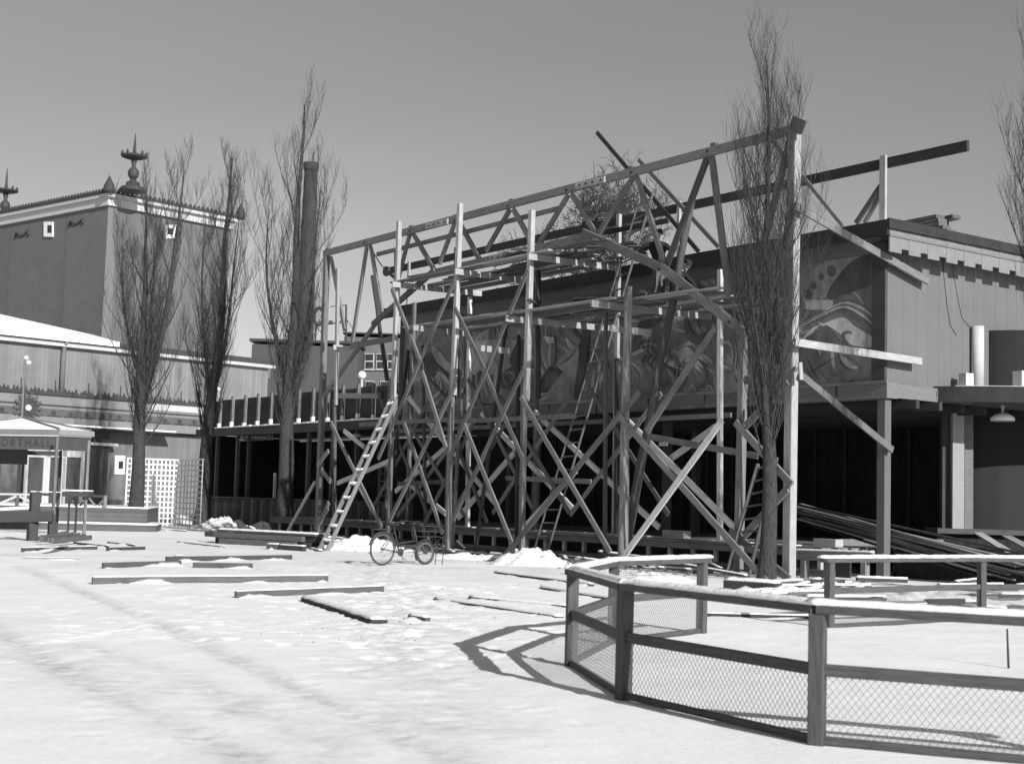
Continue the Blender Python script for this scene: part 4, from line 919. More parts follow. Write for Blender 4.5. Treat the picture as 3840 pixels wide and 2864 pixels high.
roofp = [fl(k2, z_top + .003), fl(k2 + kr * Lr, z_top + .003), fl(far, z_top + .003), fl(k2 + kl * Ll, z_top + .003)]
B().add(roofp + [cpt], [(0, 1, 4), (1, 2, 4), (2, 3, 4), (3, 0, 4), (3, 2, 1, 0)]).build('roof', snow_t, ks)
for e_ in roofp[:2] + roofp[3:]: timber('roof_rib', e_ + Z_ * .03, cpt + Z_ * .03, .05, .05, wood_mid, ks)
# letters on the band (the start of the word lies outside the frame)
def text(s, c, xd, zd, size, mt, par, depth=.012):
    cu = bpy.data.curves.new('letters', 'FONT'); cu.body = s; cu.size = size; cu.extrude = depth; cu.align_x = 'LEFT'; cu.space_character = 1.35
    to = bpy.data.objects.new('letters', cu); COL.objects.link(to); dg = bpy.context.evaluated_depsgraph_get(); me = bpy.data.meshes.new_from_object(to.evaluated_get(dg))
    bpy.data.objects.remove(to); nrm = xd.cross(zd)
    mx = Matrix(((xd.x, zd.x, nrm.x, c.x), (xd.y, zd.y, nrm.y, c.y), (xd.z, zd.z, nrm.z, c.z), (0, 0, 0, 1)))
    me.materials.clear(); return put('lettering', me, mt, par, mx)
sz = (z_mid - z_bot) * .86
pe = hit(*S('a', 10, 450), fl(k2, 0) + nl * .006, nl)
xd = -kl
text('ORTHALL', Vector((pe.x, pe.y, z_bot + (z_mid - z_bot) * .25)), xd, Z_, sz, letter_m, sgn)
# kiosk posts, counter, inner wall
def vpost(sh, x, y0, y1, Y, wd, mt, par, nm='post'):
    a, c = onY(*S(sh, x, y0), Y), onY(*S(sh, x - (y1 - y0) * .012, y1), Y); return timber(nm, Vector((a.x, a.y, max(-.02, c.z))), a, wd, wd, mt, par)
vpost('a', 592, 385, 1420, 43.6, .085, wood_mid, ks); vpost('a', 918, 415, 1455, 44.6, .085, wood_mid, ks); vpost('a', 628, 520, 1440, 46.0, .08, kiosk_d, ks); vpost('a', 722, 950, 1400, 46.2, .06, wood_mid, ks); vpost('a', 795, 1000, 1370, 45.4, .06, wood_mid, ks)
def kb(xa, xb, ya, yb, Y, th, nm, mt, par=ks):
    a, c = onY(*S('a', xa, ya), Y), onY(*S('a', xb, yb), Y); return B().obox(Vector(((a.x + c.x) / 2, Y, (a.z + c.z) / 2)), Vector((1, 0, 0)), Vector((0, 1, 0)), Z_, c.x - a.x, th, a.z - c.z).build(nm, mt, par)
kb(-80, 275, 500, 665, 46.5, .1, 'inner_wall', kiosk_d); kb(280, 620, 520, 575, 47.0, .1, 'inner_beam', kiosk_d)
ct = kb(668, 938, 945, 1000, 44.6, .5, 'counter', kiosk_d); kb(670, 940, 922, 943, 44.6, .5, 'counter_snow', snow_t, ct)
kb(340, 600, 955, 990, 45.5, .5, 'counter', kiosk_d); kb(345, 620, 938, 953, 45.5, .5, 'counter_snow', snow_t)
for xa, ya, xb, yb in ((0, 1065, 170, 992), (200, 992, 340, 1060)): timber('rail_brace', onY(*S('a', xa, ya), 44.3), onY(*S('a', xb, yb), 44.3), .04, .07, white_m, ks)
timber('rail', onY(*S('a', -60, 968), 44.3), onY(*S('a', 340, 974), 44.3), .04, .06, white_m, ks)
for xa, ya, xb, yb in ((920, 1010, 985, 1090), (1015, 1090, 1075, 1025), (755, 1035, 780, 1090), (825, 1090, 880, 1020)): timber('rail_brace', onY(*S('a', xa, ya), 45.6), onY(*S('a', xb, yb), 45.6), .04, .06, wood_mid, ks)
timber('rail', onY(*S('a', 910, 985), 45.6), onY(*S('a', 1098, 995), 45.6), .04, .08, kiosk_d, ks); vpost('a', 1085, 985, 1110, 45.6, .12, wood_mid, ks)
# dark timber frame standing before the kiosk
tf = thing('dark_timber_frame', 'heavy dark timber trestle with a beam standing before the kiosk', 'trestle', onZ(120, 2035))
for x, yb in ((362, 1440), (340, 1440)): pass
a = onZ(*S('a', 340, 1455)); Yt = a.y
vpost('a', 365, 960, 1170, Yt, .24, kiosk_d, tf, 'leg'); vpost('a', 345, 1170, 1460, Yt, .25, kiosk_d, tf, 'leg'); vpost('a', 540, 1175, 1480, Yt, .17, kiosk_d, tf, 'leg')
timber('beam', onY(*S('a', -200, 1205), Yt - .15), onY(*S('a', 545, 1200), Yt - .15), .12, .3, kiosk_d, tf); 
timber('beam_snow', onY(*S('a', -200, 1135), Yt + .1), onY(*S('a', 340, 1108), Yt + .1), .2, .08, snow_t, tf)
for k in range(5): timber('skew_board', onZ(*S('a', 380 + 40 * k, 1430 + 5 * k), .1 + .05 * k), onZ(*S('a', 700 + 60 * k, 1370 + 12 * k), .25), .05, .12, wood_dark, None); 
for k, o in enumerate([o for o in bpy.data.objects if o.name.startswith('skew_board')]):
    tag(o, 'dark board lying askew among the litter under the kiosk', 'board', 'skewed boards under the kiosk')
mast = thing('lamp_mast', 'thin white mast with two small balls rising behind the kiosk', 'mast', onY(*S('B', 155, 680), 47))
WM[mast.name] = Matrix.Translation(Vector((onY(*S('B', 155, 680), 47).x, 47, 0))); mast.matrix_basis = WM[mast.name]
B().tube([Vector((onY(*S('B', 150, 680), 47).x, 47, .8)), onY(*S('B', 150, 680), 47), onY(*S('B', 172, 275), 47)], [.06, .04, .03], 8).build('mast_pole', trim_m, mast)
B().tube([onY(*S('B', 168, 480), 47), onY(*S('B', 190, 300), 47)], .03, 6).build('mast_stay', trim_m, mast)
for x, y in ((180, 262), (197, 295)): B().lathe(onY(*S('B', x, y), 47) - Z_ * .09, [(.02, 0), (.08, .04), (.1, .1), (.07, .16), (.01, .19)], 12).build('mast_ball', white_m, mast)
# ================================================================ trellis screen
ty = 60.0
t0, t1 = onY(*S('e', 165, 1300), ty), onY(*S('e', 618, 1300), ty + 1.0); t0.z = t1.z = 0
ts_ = thing('trellis_screen', 'white lattice screen catching the sun behind the double poplar', 'trellis', (t0 + t1) / 2)
def lattice(pa, pb, zt, n, mz, mt):
    d = (pb - pa)
    for i in range(n + 1): timber('slat', pa + d * (i / n) - Z_ * .02, pa + d * (i / n) + Z_ * zt, .06, .03, mt, ts_, side=d.normalized())
    for j in range(mz + 1):
        z = .1 + (zt - .13) * j / mz; timber('slat', pa + Z_ * z + P45 * .035, pb + Z_ * z + P45 * .035, .03, .06, mt, ts_)
zt_ = onY(*S('e', 400, 872), ty + 1).z
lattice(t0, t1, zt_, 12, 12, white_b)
t2 = hit(*S('e', 832, 1300), t1, Vector((math.cos(math.radians(-33)), -math.sin(math.radians(-33)), 0))) ; 
dd_ = Vector((math.sin(math.radians(150)), math.cos(math.radians(150)), 0)); nn_ = Vector((dd_.y, -dd_.x, 0))
t2 = hit(*S('e', 832, 1300), t1, nn_); t2.z = 0
lattice(t1, t2, zt_, 7, 12, white_m)  # shade built in: leaf turned edge-on to the sun, in a duller white
# ================================================================ low pavilion left of the mural
VP = -1.6
lp = thing('low_pavilion', 'low dark pavilion with a snowy flat canopy between the poplars', 'pavilion', W(35, VP, 0))
uA, uB = uvz(onV(1440, 1560, VP))[0], uvz(onV(735, 1605, VP))[0]
zc1 = onV(1095, 1590, VP).z; zc0 = onV(1095, 1622, VP).z
cf = B().fbox(uA - 2, uB, VP - .08, VP, zc0, zc1).build('canopy_fascia', trim_d, lp)
B().fbox(uA - 2, uB, VP - 6, VP - .08, zc1 - .2, zc1 - .004).build('canopy_roof', tar, lp)
b = B()
for k in range(50):
    u_ = uA - 2 + (uB - uA + 2) * k / 50; b.fbox(u_, u_ + (uB - uA + 2) / 50, VP - 5.9, VP + .01 + .03 * noise.noise((k * .7, 0, 0)), zc1 + .002, zc1 + .05 + .05 * abs(noise.noise((k * .5, 4, 0))))
b.build('canopy_snow', snow_t, lp)
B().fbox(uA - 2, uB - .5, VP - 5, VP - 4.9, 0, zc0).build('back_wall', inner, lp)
for sx in (807, 883, 925, 1150, 1240, 1330):
    u_ = uvz(onV(sx, 1750, VP - .5))[0]; B().fbox(u_ - .07, u_ + .07, VP - .65, VP - .5, 0, zc0 + .15).build('column', wood_dark, lp)
B().fbox(uB - .6, uB - .5, VP - 5, VP - .1, 0, zc0 + .1).build('end_wall', curve_m, lp)
zs = onV(1000, 1872, VP - .1).z; u_ = uA - 2; k = 0
while u_ < uB - .6:
    B().fbox(u_, u_ + .27, VP - .12 - .02 * (k % 2), VP - .09, -.02, zs - .03 * (k % 2)).build('skirting_board', (wood_dark, wood_blk, trim_d)[k % 3], lp); u_ += .3; k += 1
B().fbox(uA - 2, uB - .5, VP - .16, VP - .06, zs, zs + .06).build('skirting_rail', wood_dark, lp)
w_ = onV(1031, 1800, VP - .3); ww_ = onV(1036, 1870, VP - .3); timber('white_upright', Vector((w_.x, w_.y, zs)), w_ + Z_ * .3, .12, .06, white_m, lp)
for k in range(10): 
    u_ = uvz(onV(940 + k * 9, 1655, VP - .3))[0]; B().fbox(u_ - .04, u_ + .04, VP - .34, VP - .3, zc0 - .25, zc0 - .02).build('bracket', wood_mid, lp)
# parapet of dark panels on the canopy
pp = thing('roof_parapet', 'row of dark panels between pale posts along the low canopy roof', 'parapet', W(35, VP - .4, zc1))
zp1 = onV(960, 1488, VP - .4).z; sx = 783; prev = None; k = 0
while sx < 1500:
    u_ = uvz(onV(sx, 1540, VP - .4))[0]
    timber('post', W(u_, VP - .36, zc1 + .05), W(u_, VP - .36, zp1 + .12), .09, .13, wood_mid, pp, side=N_)
    if prev is not None: B().fbox(u_ + .09, prev - .09, VP - .46, VP - .42, zc1 + .06, zp1 - .03 * (k % 2)).build('panel', wood_blk if k < 11 else trim_d, pp)
    if k % 1 == 0: B().fbox(u_ - .5, u_ - .36, VP - .2, VP - .08, zc1 + .05, zc1 + .19 + .04 * (k % 3)).build('snow_block', snow_t, pp)
    prev = u_; sx += 45 + k * 1.2; k += 1
timber('rail', onV(*S('g', 720, 1195), VP - .3), onV(*S('g', 1180, 1195), VP - .3), .06, .2, wood, pp, side=N_)
for sx, sy in ((915, 1642), (1341, 1625)): pass
p = onV(915, 1638, VP - .6); lampshade('wall_lamp', 'small pale lamp shade under the low canopy between two poplars', p, .19)
p = onV(1341, 1622, VP - .6); lampshade('wall_lamp', 'small pale lamp shade under the low canopy near the snowy ladder', p, .19)
p = onV(648, 1662, VP - 1.5); 
def globe(label, gx_, gy_, r_px, base, v):
    c = onV(gx_, gy_, v); r = r_px / FPX * c.y; t = thing('globe_lamp', label, 'lamp', Vector((c.x, c.y, base)))
    B().tube([Vector((c.x, c.y, base)), c - Z_ * r], .05, 8).build('lamp_post', white_m, t)
    B().lathe(c, [(r * math.sin(a), -r * math.cos(a)) for a in [.15 + 2.84 * i / 10 for i in range(11)]], 20).build('lamp_globe', globe_m, t)
    return t
g_ = globe('large white globe lamp on the canopy roof left of the mural', *S('g', 985, 980), 15.5, zc1, VP - .9)
timber('lamp_stay', onV(*S('g', 782, 1500), VP - .7), onV(*S('g', 930, 1230), VP - .7), .05, .08, white_m, g_)
globe('small white globe lamp half hidden by the middle poplar', *S('e', 1603, 205), 8, zc1, VP - 2.5); globe('small white globe lamp between the two left poplars', 820, 1459, 7.5, zc1, VP - 2.5)
# ================================================================ factory and chimney
fy = 108.0
fa_ = thing('brick_factory', 'dark brick factory with white-framed windows behind the low pavilion', 'building', onY(1250, 1800, fy) * 1)
def F_(sx, sy, Y=fy): return onY(sx, sy, Y)
def fbx(xa, xb, ya, yb, Y, th, nm, mt, par):
    a, c = F_(xa, ya, Y), F_(xb, yb, Y); return B().obox(Vector(((a.x + c.x) / 2, Y + th / 2, (a.z + c.z) / 2)), Vector((1, 0, 0)), Vector((0, 1, 0)), Z_, abs(c.x - a.x), th, abs(a.z - c.z)).build(nm, mt, par)
WM[fa_.name] = Matrix.Translation(Vector((F_(1250, 1800).x, fy, 0))); fa_.matrix_basis = WM[fa_.name]
def fblock(xa, xb, ytop, Y, dep, nm, mt):
    a, c = F_(xa, ytop, Y), F_(xb, ytop, Y); z = a.z; return B().obox(Vector(((a.x + c.x) / 2, Y + dep / 2, z / 2)), Vector((1, 0, 0)), Vector((0, 1, 0)), Z_, c.x - a.x, dep, z).build(nm, mt, fa_)
fblock(945, 1345, 1290, 104, 10, 'dark_wing', M('factory_dark_brick', .07, var=.3, scl=(3, 3, 9), ns=3, bump=.3)); fbx(935, 1350, 1268, 1290, 103.8, 10.4, 'wing_roof', roof_d, fa_)
fblock(1290, 1720, 1262, 108, 10, 'main_block', brick_m); fbx(1285, 1730, 1244, 1262, 107.7, 10.6, 'main_roof', roof_d, fa_)
for r_, y0, y1 in (((1342, 1385, 1428, 1470), 1325, 1382), ((1330, 1386, 1442, 1490), 1428, 1480)):
    for x in r_:
        f_ = fbx(x - 16, x + 16, y0, y1, 107.86, .13, 'window', white_m, fa_)
        for i in range(3):
            for j in range(2): fbx(x - 14.5 + i * 9.8, x - 5.6 + i * 9.8, y0 + 2.5 + j * (y1 - y0) / 2, y0 + (j + 1) * (y1 - y0) / 2 - 1.5, 107.84, .02, 'pane', glass_m, f_)
        fbx(x - 20, x + 20, y1 + 1, y1 + 6, 107.8, .2, 'sill', white_m, f_)
for x in (1000, 1090):
    f_ = fbx(x - 12, x + 12, 1350, 1420, 103.86, .13, 'window', trim_m, fa_)
sg_ = thing('rooftop_sign', 'open dark rooftop sign frame with a large letter O', 'sign', F_(1200, 1270, 105))
c = F_(1196, 1186, 105); n = 24
b = B(); pts = [c + Vector((.34 * math.cos(2 * math.pi * k / n), 0, .62 * math.sin(2 * math.pi * k / n))) for k in range(n + 1)]; b.tube(pts, .14, 7, cap=False); b.build('letter_o', iron, sg_)
b0 = F_(1180, 1222, 105); b1 = F_(1305, 1205, 105); timber('sign_rail', b0, b1, .1, .1, iron, sg_)
timber('sign_post', F_(1298, 1280, 105), F_(1298, 1142, 105), .1, .12, iron, sg_); timber('sign_rail', F_(1238, 1150, 105), F_(1298, 1143, 105), .06, .06, iron, sg_)
timber('sign_stay', F_(1300, 1198, 105), F_(1325, 1235, 105), .05, .05, iron, sg_); timber('sign_stay', F_(1185, 1222, 105), F_(1210, 1255, 105), .06, .06, iron, sg_)
for x in (1240, 1270): 
    c = F_(x, 1208, 105); B().obox(c, Vector((1, 0, 0)), Vector((0, 1, 0)), Z_, .28, .2, .22).build('letter_foot', iron, sg_)
timber('sign_post', F_(1183, 1275, 105), F_(1183, 1222, 105), .09, .09, iron, sg_)
ch = thing('factory_chimney', 'tall round brick chimney with a collar seen through the third poplar', 'chimney', F_(1150, 1400, 150) * 1)
WM[ch.name] = Matrix.Translation(Vector((F_(1160, 620, 150).x - .4, 150, 0))); ch.matrix_basis = WM[ch.name]
ctop = F_(1171, 612, 150); cbx = F_(1147, 1260, 150); h = ctop.z
B().lathe((ctop.x - .1, 150, 0), [(1.4, 0), (1.2, 6), (1.05, 14), (.86, h * .7), (.72, h - 2.2), (.70, h - .9)], 24).build('stack', chim_m, ch)
B().lathe((ctop.x - .1, 150, h), [(.70, -.9), (.82, -.75), (.86, -.1), (.82, 0), (.5, 0)], 24).build('collar', chim_m, ch)
for k in range(5): B().lathe((ctop.x - .1, 150, h * .42 + k * 3.6), [(1.0 - k * .045, 0), (.995 - k * .045, .12)], 24).build('iron_band', iron, ch)
# ================================================================ low wire fence round the enclosure
def snow_cap(p, q, wd, ht, name, parent, seed=0, step=.06):
    L = (q - p).length; d = (q - p) / L; s = Vector((-d.y, d.x, 0)).normalized(); n = max(4, int(L / step)); b = B(); vs = []; K = 7
    for i in range(n + 1):
        t = i / n; c = p + d * (L * t); e = 1 if 0 < i < n else .92
        hh = ht * (1 + .22 * noise.noise((i * .5, seed, 1))) * e; w2 = wd / 2 * (1 + .12 * noise.noise((i * .4, seed, 5))) * (1 if 0 < i < n else .97); sh = .05 * wd * noise.noise((i * .21, seed, 9))
        for j in range(K):
            a = math.pi * j / (K - 1); vs.append(c + s * (math.cos(a) * w2 + sh) + Z_ * (hh * math.sin(a) ** .8))
    fs = [(i * K + j, i * K + j + 1, (i + 1) * K + j + 1, (i + 1) * K + j) for i in range(n) for j in range(K - 1)]
    fs += [(i * K, (i + 1) * K, (i + 1) * K + K - 1, i * K + K - 1) for i in range(n)]
    fs += [tuple(range(K)), tuple(n * K + j for j in reversed(range(K)))]
    b.add(vs, fs, True); return b.build(name, snow_t, parent)
fn = thing('wire_mesh_fence', 'low dark post-and-rail fence with wire mesh and snow on its rails', 'fence', onZ(2337, 2620))
gp = {'A': onZ(2140, 2495), 'B': onZ(2337, 2620), 'C': onZ(3062, 2790), 'E': onZ(2297, 2413), 'F': onZ(2630, 2372), 'G': onZ(3109, 2355)}
gp['D'] = gp['C'] + (onZ(3706, 2853) - gp['C']).normalized() * 2.2
gp['H'] = onZ(3681, 2325); gp['J'] = gp['H'] + (onZ(3900, 2322) - gp['H']).normalized() * 2.6
FH = .86
for k, p in gp.items():
    q = gp[{'A': 'B', 'B': 'C', 'C': 'D', 'E': 'A', 'F': 'E', 'G': 'H', 'D': 'C', 'H': 'J', 'J': 'H'}[k]]; sd = (q - p).normalized()
    timber('post', p - Z_ * .03, p + Z_ * (FH - .05), .1, .1, fence_m, fn, side=sd)
def wires(pa, pb, z0, z1, cell=.047, r=.0019):
    L = (pb - pa).length; d = (pb - pa) / L; nrm = Vector((-d.y, d.x, 0)); hh = z1 - z0; k = hh * .82; b = B(); s = -k
    while s < L:
        for sg in (1, -1):
            x0, x1 = (s, s + k) if sg > 0 else (s + k, s); za, zb_ = z0, z1
            pts = []
            for x, z in ((x0, za), (x1, zb_)): pts.append([x, z])
            (xa, ya), (xb, yb) = pts
            if xa == xb: continue
            def cl(xt):
                t = (xt - xa) / (xb - xa); return [xt, ya + (yb - ya) * t]
            lo, hi = (pts[0], pts[1]) if xa < xb else (pts[1], pts[0])
            if hi[0] <= .06 or lo[0] >= L - .06: continue
            if lo[0] < .06: lo = cl(.06)
            if hi[0] > L - .06: hi = cl(L - .06)
            P0, P1 = pa + d * lo[0] + Z_ * lo[1] + nrm * .003 * sg, pa + d * hi[0] + Z_ * hi[1] + nrm * .003 * sg
            b.tube([P0, P1], r, 3, cap=False)
        s += cell
    return b.build('wire_mesh', wire_m, fn)
for i, (a, b_, oa, ob) in enumerate((('A', 'B', .07, .0), ('B', 'C', .0, .0), ('C', 'D', .0, .3), ('A', 'E', .07, 0), ('E', 'F', 0, .12), ('G', 'H', .12, 0), ('H', 'J', 0, .3))):
    pa, pb = gp[a], gp[b_]; d = (pb - pa).normalized(); u_ = Z_ * FH
    near = i < 3
    timber('top_rail', pa - d * oa + u_ - Z_ * .025 + Z_ * .002 * (i % 2), pb + d * ob + u_ - Z_ * .025 + Z_ * .002 * (i % 2), .125, .055, fence_m, fn)
    snow_cap(pa - d * (oa + .055) + u_ + Z_ * .002, pb + d * (ob + .055) + u_ + Z_ * .002, .125, .038 if near else .042, 'rail_snow', fn, i * 3.3)
    e = d * .05
    timber('mid_rail', pa + e + Z_ * .46, pb - e + Z_ * .46, .04, .075, fence_m, fn)
    timber('bottom_rail', pa + e + Z_ * .03, pb - e + Z_ * .03, .04, .05, fence_m, fn)
    wires(pa, pb, .05, .44)
random.seed(4)
# ================================================================ loose boards on the snow
ground_wood = M('damp_wood', .085, var=.35, scl=GR, ns=4, rnd=.25, bump=.3)
ground_dark = M('wet_dark_wood', .05, var=.35, scl=GR, ns=4, rnd=.3, bump=.3)
def loose(label, a, b_, ht, wd, mt, cap=0.0, z=0.0, name='loose_board', group=None):
    p, q = onZ(*a, z), onZ(*b_, z); d = (q - p).normalized(); s = Vector((-d.y, d.x, 0)); s = s if s.y > 0 else -s
    zc = Z_ * (ht / 2 - .02); t = tag(timber(name, p + s * wd / 2 + zc, q + s * wd / 2 + zc, wd, ht, mt, None), label, 'board', group)
    if cap: snow_cap(p + s * wd / 2 + Z_ * (ht - .022), q + s * wd / 2 + Z_ * (ht - .022), wd * .95, cap, 'snow_cover', t, a[0] * .1, .1)
    # a little snow drifted against the near edge
    L = (q - p).length; b = B(); n = max(8, int(L / .11)); vs = []
    for i in range(n + 1):
        c = p + d * (L * i / n); k = min(1, max(0, .25 + 1.5 * noise.noise((i * .17, a[0] * .7, 2)) + .4 * noise.noise((i * .9, a[0], 6)))) * (1 if 0 < i < n else .2)
        vs += [c - s * (.10 + .14 * k) - Z_ * .02, c - s * (.03 + .05 * k) + Z_ * ht * .25 * k, c + s * .01 + Z_ * ht * (.85 * k - .1), c + s * .02 - Z_ * .02]
    b.add(vs, [(i * 4 + j, i * 4 + j + 1, i * 4 + 5 + j, i * 4 + 4 + j) for i in range(n) for j in range(3)], True); b.build('snow_drift', snow_t, t)
    return t
loose('longest pale plank lying across the snow at the left', (347, 2190), (1231, 2181), .13, .05, ground_wood, .02)
loose('long straight plank angling right below the longest one', (887, 2242), (1440, 2219), .115, .05, ground_wood, .015)
loose('thick snow-covered plank pointing toward the fence shadow', (1128, 2254), (1390, 2340), .075, .2, ground_dark, .035)
loose('half buried short plank left of its twin in the snow', (388, 2130), (680, 2120), .12, .05, ground_wood)
loose('half buried short plank with a broken end, right of its twin', (723, 2128), (948, 2131), .12, .05, ground_wood)
loose('long dark plank with a small block on its left end', (626, 2105), (1096, 2097), .12, .06, ground_dark)
loose('small block resting on the left end of the long dark plank', (660, 2092), (690, 2092), .07, .1, ground_wood, .02, .04, 'wood_block')
loose('thin dark stick slanting in front of the timber pile', (663, 2033), (838, 2053), .05, .06, wood_blk, .02)
loose('dark plank under the left end of the kiosk shadow', (85, 2068), (365, 2061), .11, .05, ground_dark, .02)
loose('dark board just right of the kiosk trestle', (274, 2040), (402, 2054), .08, .05, wood_blk, .02)
loose('dark plank continuing to the right of the kiosk boards', (404, 2066), (545, 2061), .1, .05, ground_dark)
loose('short dark stick right of the kiosk posts', (402, 2036), (499, 2047), .06, .06, wood_blk, .02)
loose('pale snow-dusted plank nearest the left edge', (85, 2096), (298, 2100), .07, .05, wood, .01)
loose('long thin dark board reaching toward the fence, nearer of two', (1624, 2249), (2085, 2318), .045, .12, wood_blk, .03)
loose('long thin dark board reaching toward the fence, farther of two', (1755, 2246), (2125, 2281), .055, .12, wood_blk, .03)
loose('dark board lying by the snow heap left of the fence', (1852, 2150), (2210, 2196), .055, .1, wood_blk, .03)
loose('dark board seen behind the left fence corner', (2023, 2208), (2285, 2252), .055, .1, wood_blk, .03)
loose('plank lying inside the enclosure behind the near fence rail', (2648, 2312), (3040, 2322), .07, .08, ground_dark, .02)
loose('short pale wood block alone in the trodden snow', (1528, 2318), (1594, 2327), .06, .08, ground_wood, .025, 0, 'wood_block')
loose('thick squared timber with snow on top beside the near poplar', (2712, 2210), (2905, 2224), .19, .25, wood_blk, .06, 0, 'squared_timber')
for k, (a, b_, t_) in enumerate((((2945, 2222), (3085, 2178), 'crooked snowy branch wood nearest the right truss leg'), ((2990, 2232), (3095, 2214), 'short snow-covered slab by the right truss leg'), ((3100, 2200), (3200, 2192), 'snowy slab lying left of the back fence post'), ((3125, 2215), (3330, 2245), 'long snowy slab under the back fence mesh'),
        ((3240, 2228), (3420, 2240), 'second snowy slab under the back fence mesh'), ((3380, 2252), (3640, 2262), 'flat snowy board far right under the mesh'), ((3050, 2260), (3240, 2262), 'snowy offcut in front of the back fence post'))):
    loose(t_, a, b_, .07 + .02 * (k % 2), .14, ground_dark, .04)
# timber pile at the foot of the scaffold
pa, pb = onZ(800, 2036), onZ(1132, 2056); d = (pb - pa).normalized(); s = Vector((-d.y, d.x, 0)); L = (pb - pa).length
for k, (dz, ds, o1, o2, wd, ht, mt) in enumerate(((0, 0, .2, -.3, .12, .16, ground_wood), (0, .2, 0, .1, .16, .16, ground_dark), (0, .42, -.4, .0, .16, .16, ground_wood), (0, .64, -.2, .3, .16, .15, ground_dark), (.17, .06, -.1, -.1, .15, .15, ground_wood), (.17, .26, -.7, .25, .15, .15, ground_dark), (.165, .48, .3, .55, .16, .15, ground_wood), (.335, .2, -.05, .3, .2, .06, ground_wood), (.335, .45, -.3, .45, .2, .06, ground_dark))):
    t = tag(timber('stacked_timber', pa + d * o1 + s * (ds + .08) + Z_ * (dz + ht / 2), pb + d * o2 + s * (ds + .08) + Z_ * (dz + ht / 2), wd, ht, mt, None), ('timber in the bottom layer of the snowy pile before the low pavilion', 'timber in the middle layer of the snowy pile before the low pavilion', 'plank on top of the snowy pile before the low pavilion')[0 if k < 4 else 1 if k < 7 else 2], 'timber', ('bottom layer of the timber pile', 'middle layer of the timber pile', 'top layer of the timber pile')[0 if k < 4 else 1 if k < 7 else 2])
    if k >= 6: snow_cap(t.matrix_basis @ Vector((0, 0, 0)) + Z_ * (ht / 2), t.matrix_basis @ Vector((L + o2 - o1, 0, 0)) + Z_ * (ht / 2), wd, .045, 'snow_cover', t, k)
loose('short pale block before the timber pile', (998, 2058), (1040, 2060), .16, .12, ground_wood, .03, 0, 'wood_block'); loose('short dark squared timber at the front of the pile', (1042, 2060), (1134, 2066), .15, .14, wood_blk, .03, 0, 'squared_timber')
for k in range(6): loose(('dark board by the foot of the snowy ladder', 'thin stick between the ladder and the bicycle', 'low board under the ladder rails', 'board end poking from the snow by the first poplar', 'thin batten lying by the third poplar', 'board lying against the stage behind the bicycle')[k], ((1150, 2045), (1300, 2030), (1160, 2060), (560, 1985), (790, 1990), (1650, 2065))[k], ((1280, 2050), (1400, 2052), (1195, 2068), (690, 1992), (940, 1992), (1790, 2080))[k], .06, .12, ground_dark, .03)
# long boards stacked on the right, one end up on the stage
random.seed(17)
for k in range(22):
    lay_ = k // 6; j = k % 6
    vv = -.32 - .09 * j
    p = onV(2978 + random.uniform(-25, 45) + 18 * lay_, 1889 + 3.6 * k + random.uniform(-4, 4), vv)
    q = onV(3880 + random.uniform(-160, 40), 2094 + 4.2 * k + random.uniform(-5, 5), vv); q.z = max(q.z, .05)
    tag(timber('stacked_board', p, q, .15, .035, random.choice([wood_mid, wood_dark, wood_dark, wood, wood_blk]), None), ('board in the upper layers of the long sloping lumber stack at right', 'board in the lower layers of the long sloping lumber stack at right')[lay_ // 2], 'board', ('upper boards of the sloping lumber stack', 'lower boards of the sloping lumber stack')[lay_ // 2])
for k, u in enumerate((1.4, 3.0)):
    tag(B().fbox(u - 1.0, u - .85, -2.6, -.9, .645, .80 if k else .86).build('bearer_block', wood_mid), ('timber bearer under the high end of the lumber stack', 'second timber bearer under the lumber stack')[k], 'timber')
for k, (a, b_, t_) in enumerate((((3668, 1998), (3850, 2110), 'wide pale board tilted over the right end of the fence'), ((3775, 2010), (3900, 2075), 'second tilted pale board at the right edge'))):
    p, q = onY(*a, 33.0), onY(*b_, 30.5); tag(timber('tilted_board', p, q, .22, .035, wood, None), t_, 'board')
for k, (x0, x1, y0, y1, t_) in enumerate(((2484, 2563, 1982, 2006, 'pale block lying on the edge of the stage'), (3050, 3133, 2026, 2050, 'grey block behind the right truss leg'))):
    v = (.8, .9)[k]; p, q = onV(x0, y1, v), onV(x1, y0, v); tag(B().fbox(uvz(q)[0], uvz(p)[0], v - .25, v, .665, .665 + (q.z - p.z)).build('wood_block', wood), t_, 'block')
# low cross beam with snow in front of the stage, right of the truss leg
p, q = onV(2985, 2080, 1.9), onV(3275, 2090, 1.9); lb_ = thing('low_cross_frame', 'low snowy beam on a short post right of the truss leg', 'beam', Vector((p.x, p.y, 0)))
timber('beam', p, q, .1, .2, wood_mid, lb_, side=N_); snow_cap(p + Z_ * .1, q + Z_ * .1, .1, .04, 'beam_snow', lb_, 2)
for k in (.12, .9): c = p.lerp(q, k); timber('post', Vector((c.x, c.y, -.03)), c - Z_ * .1, .14, .14, wood_mid, lb_, side=N_)
# thin stake in the enclosure
s0 = onZ(3783, 2505); s1 = onY(3777, 2365, s0.y); tag(B().tube([s0 - Z_ * .05, s0.lerp(s1, .5), s1 + Z_ * .02], [.012, .011, .009], 7).build('iron_stake', iron), 'thin dark stake standing in the enclosure near the right edge', 'stake')
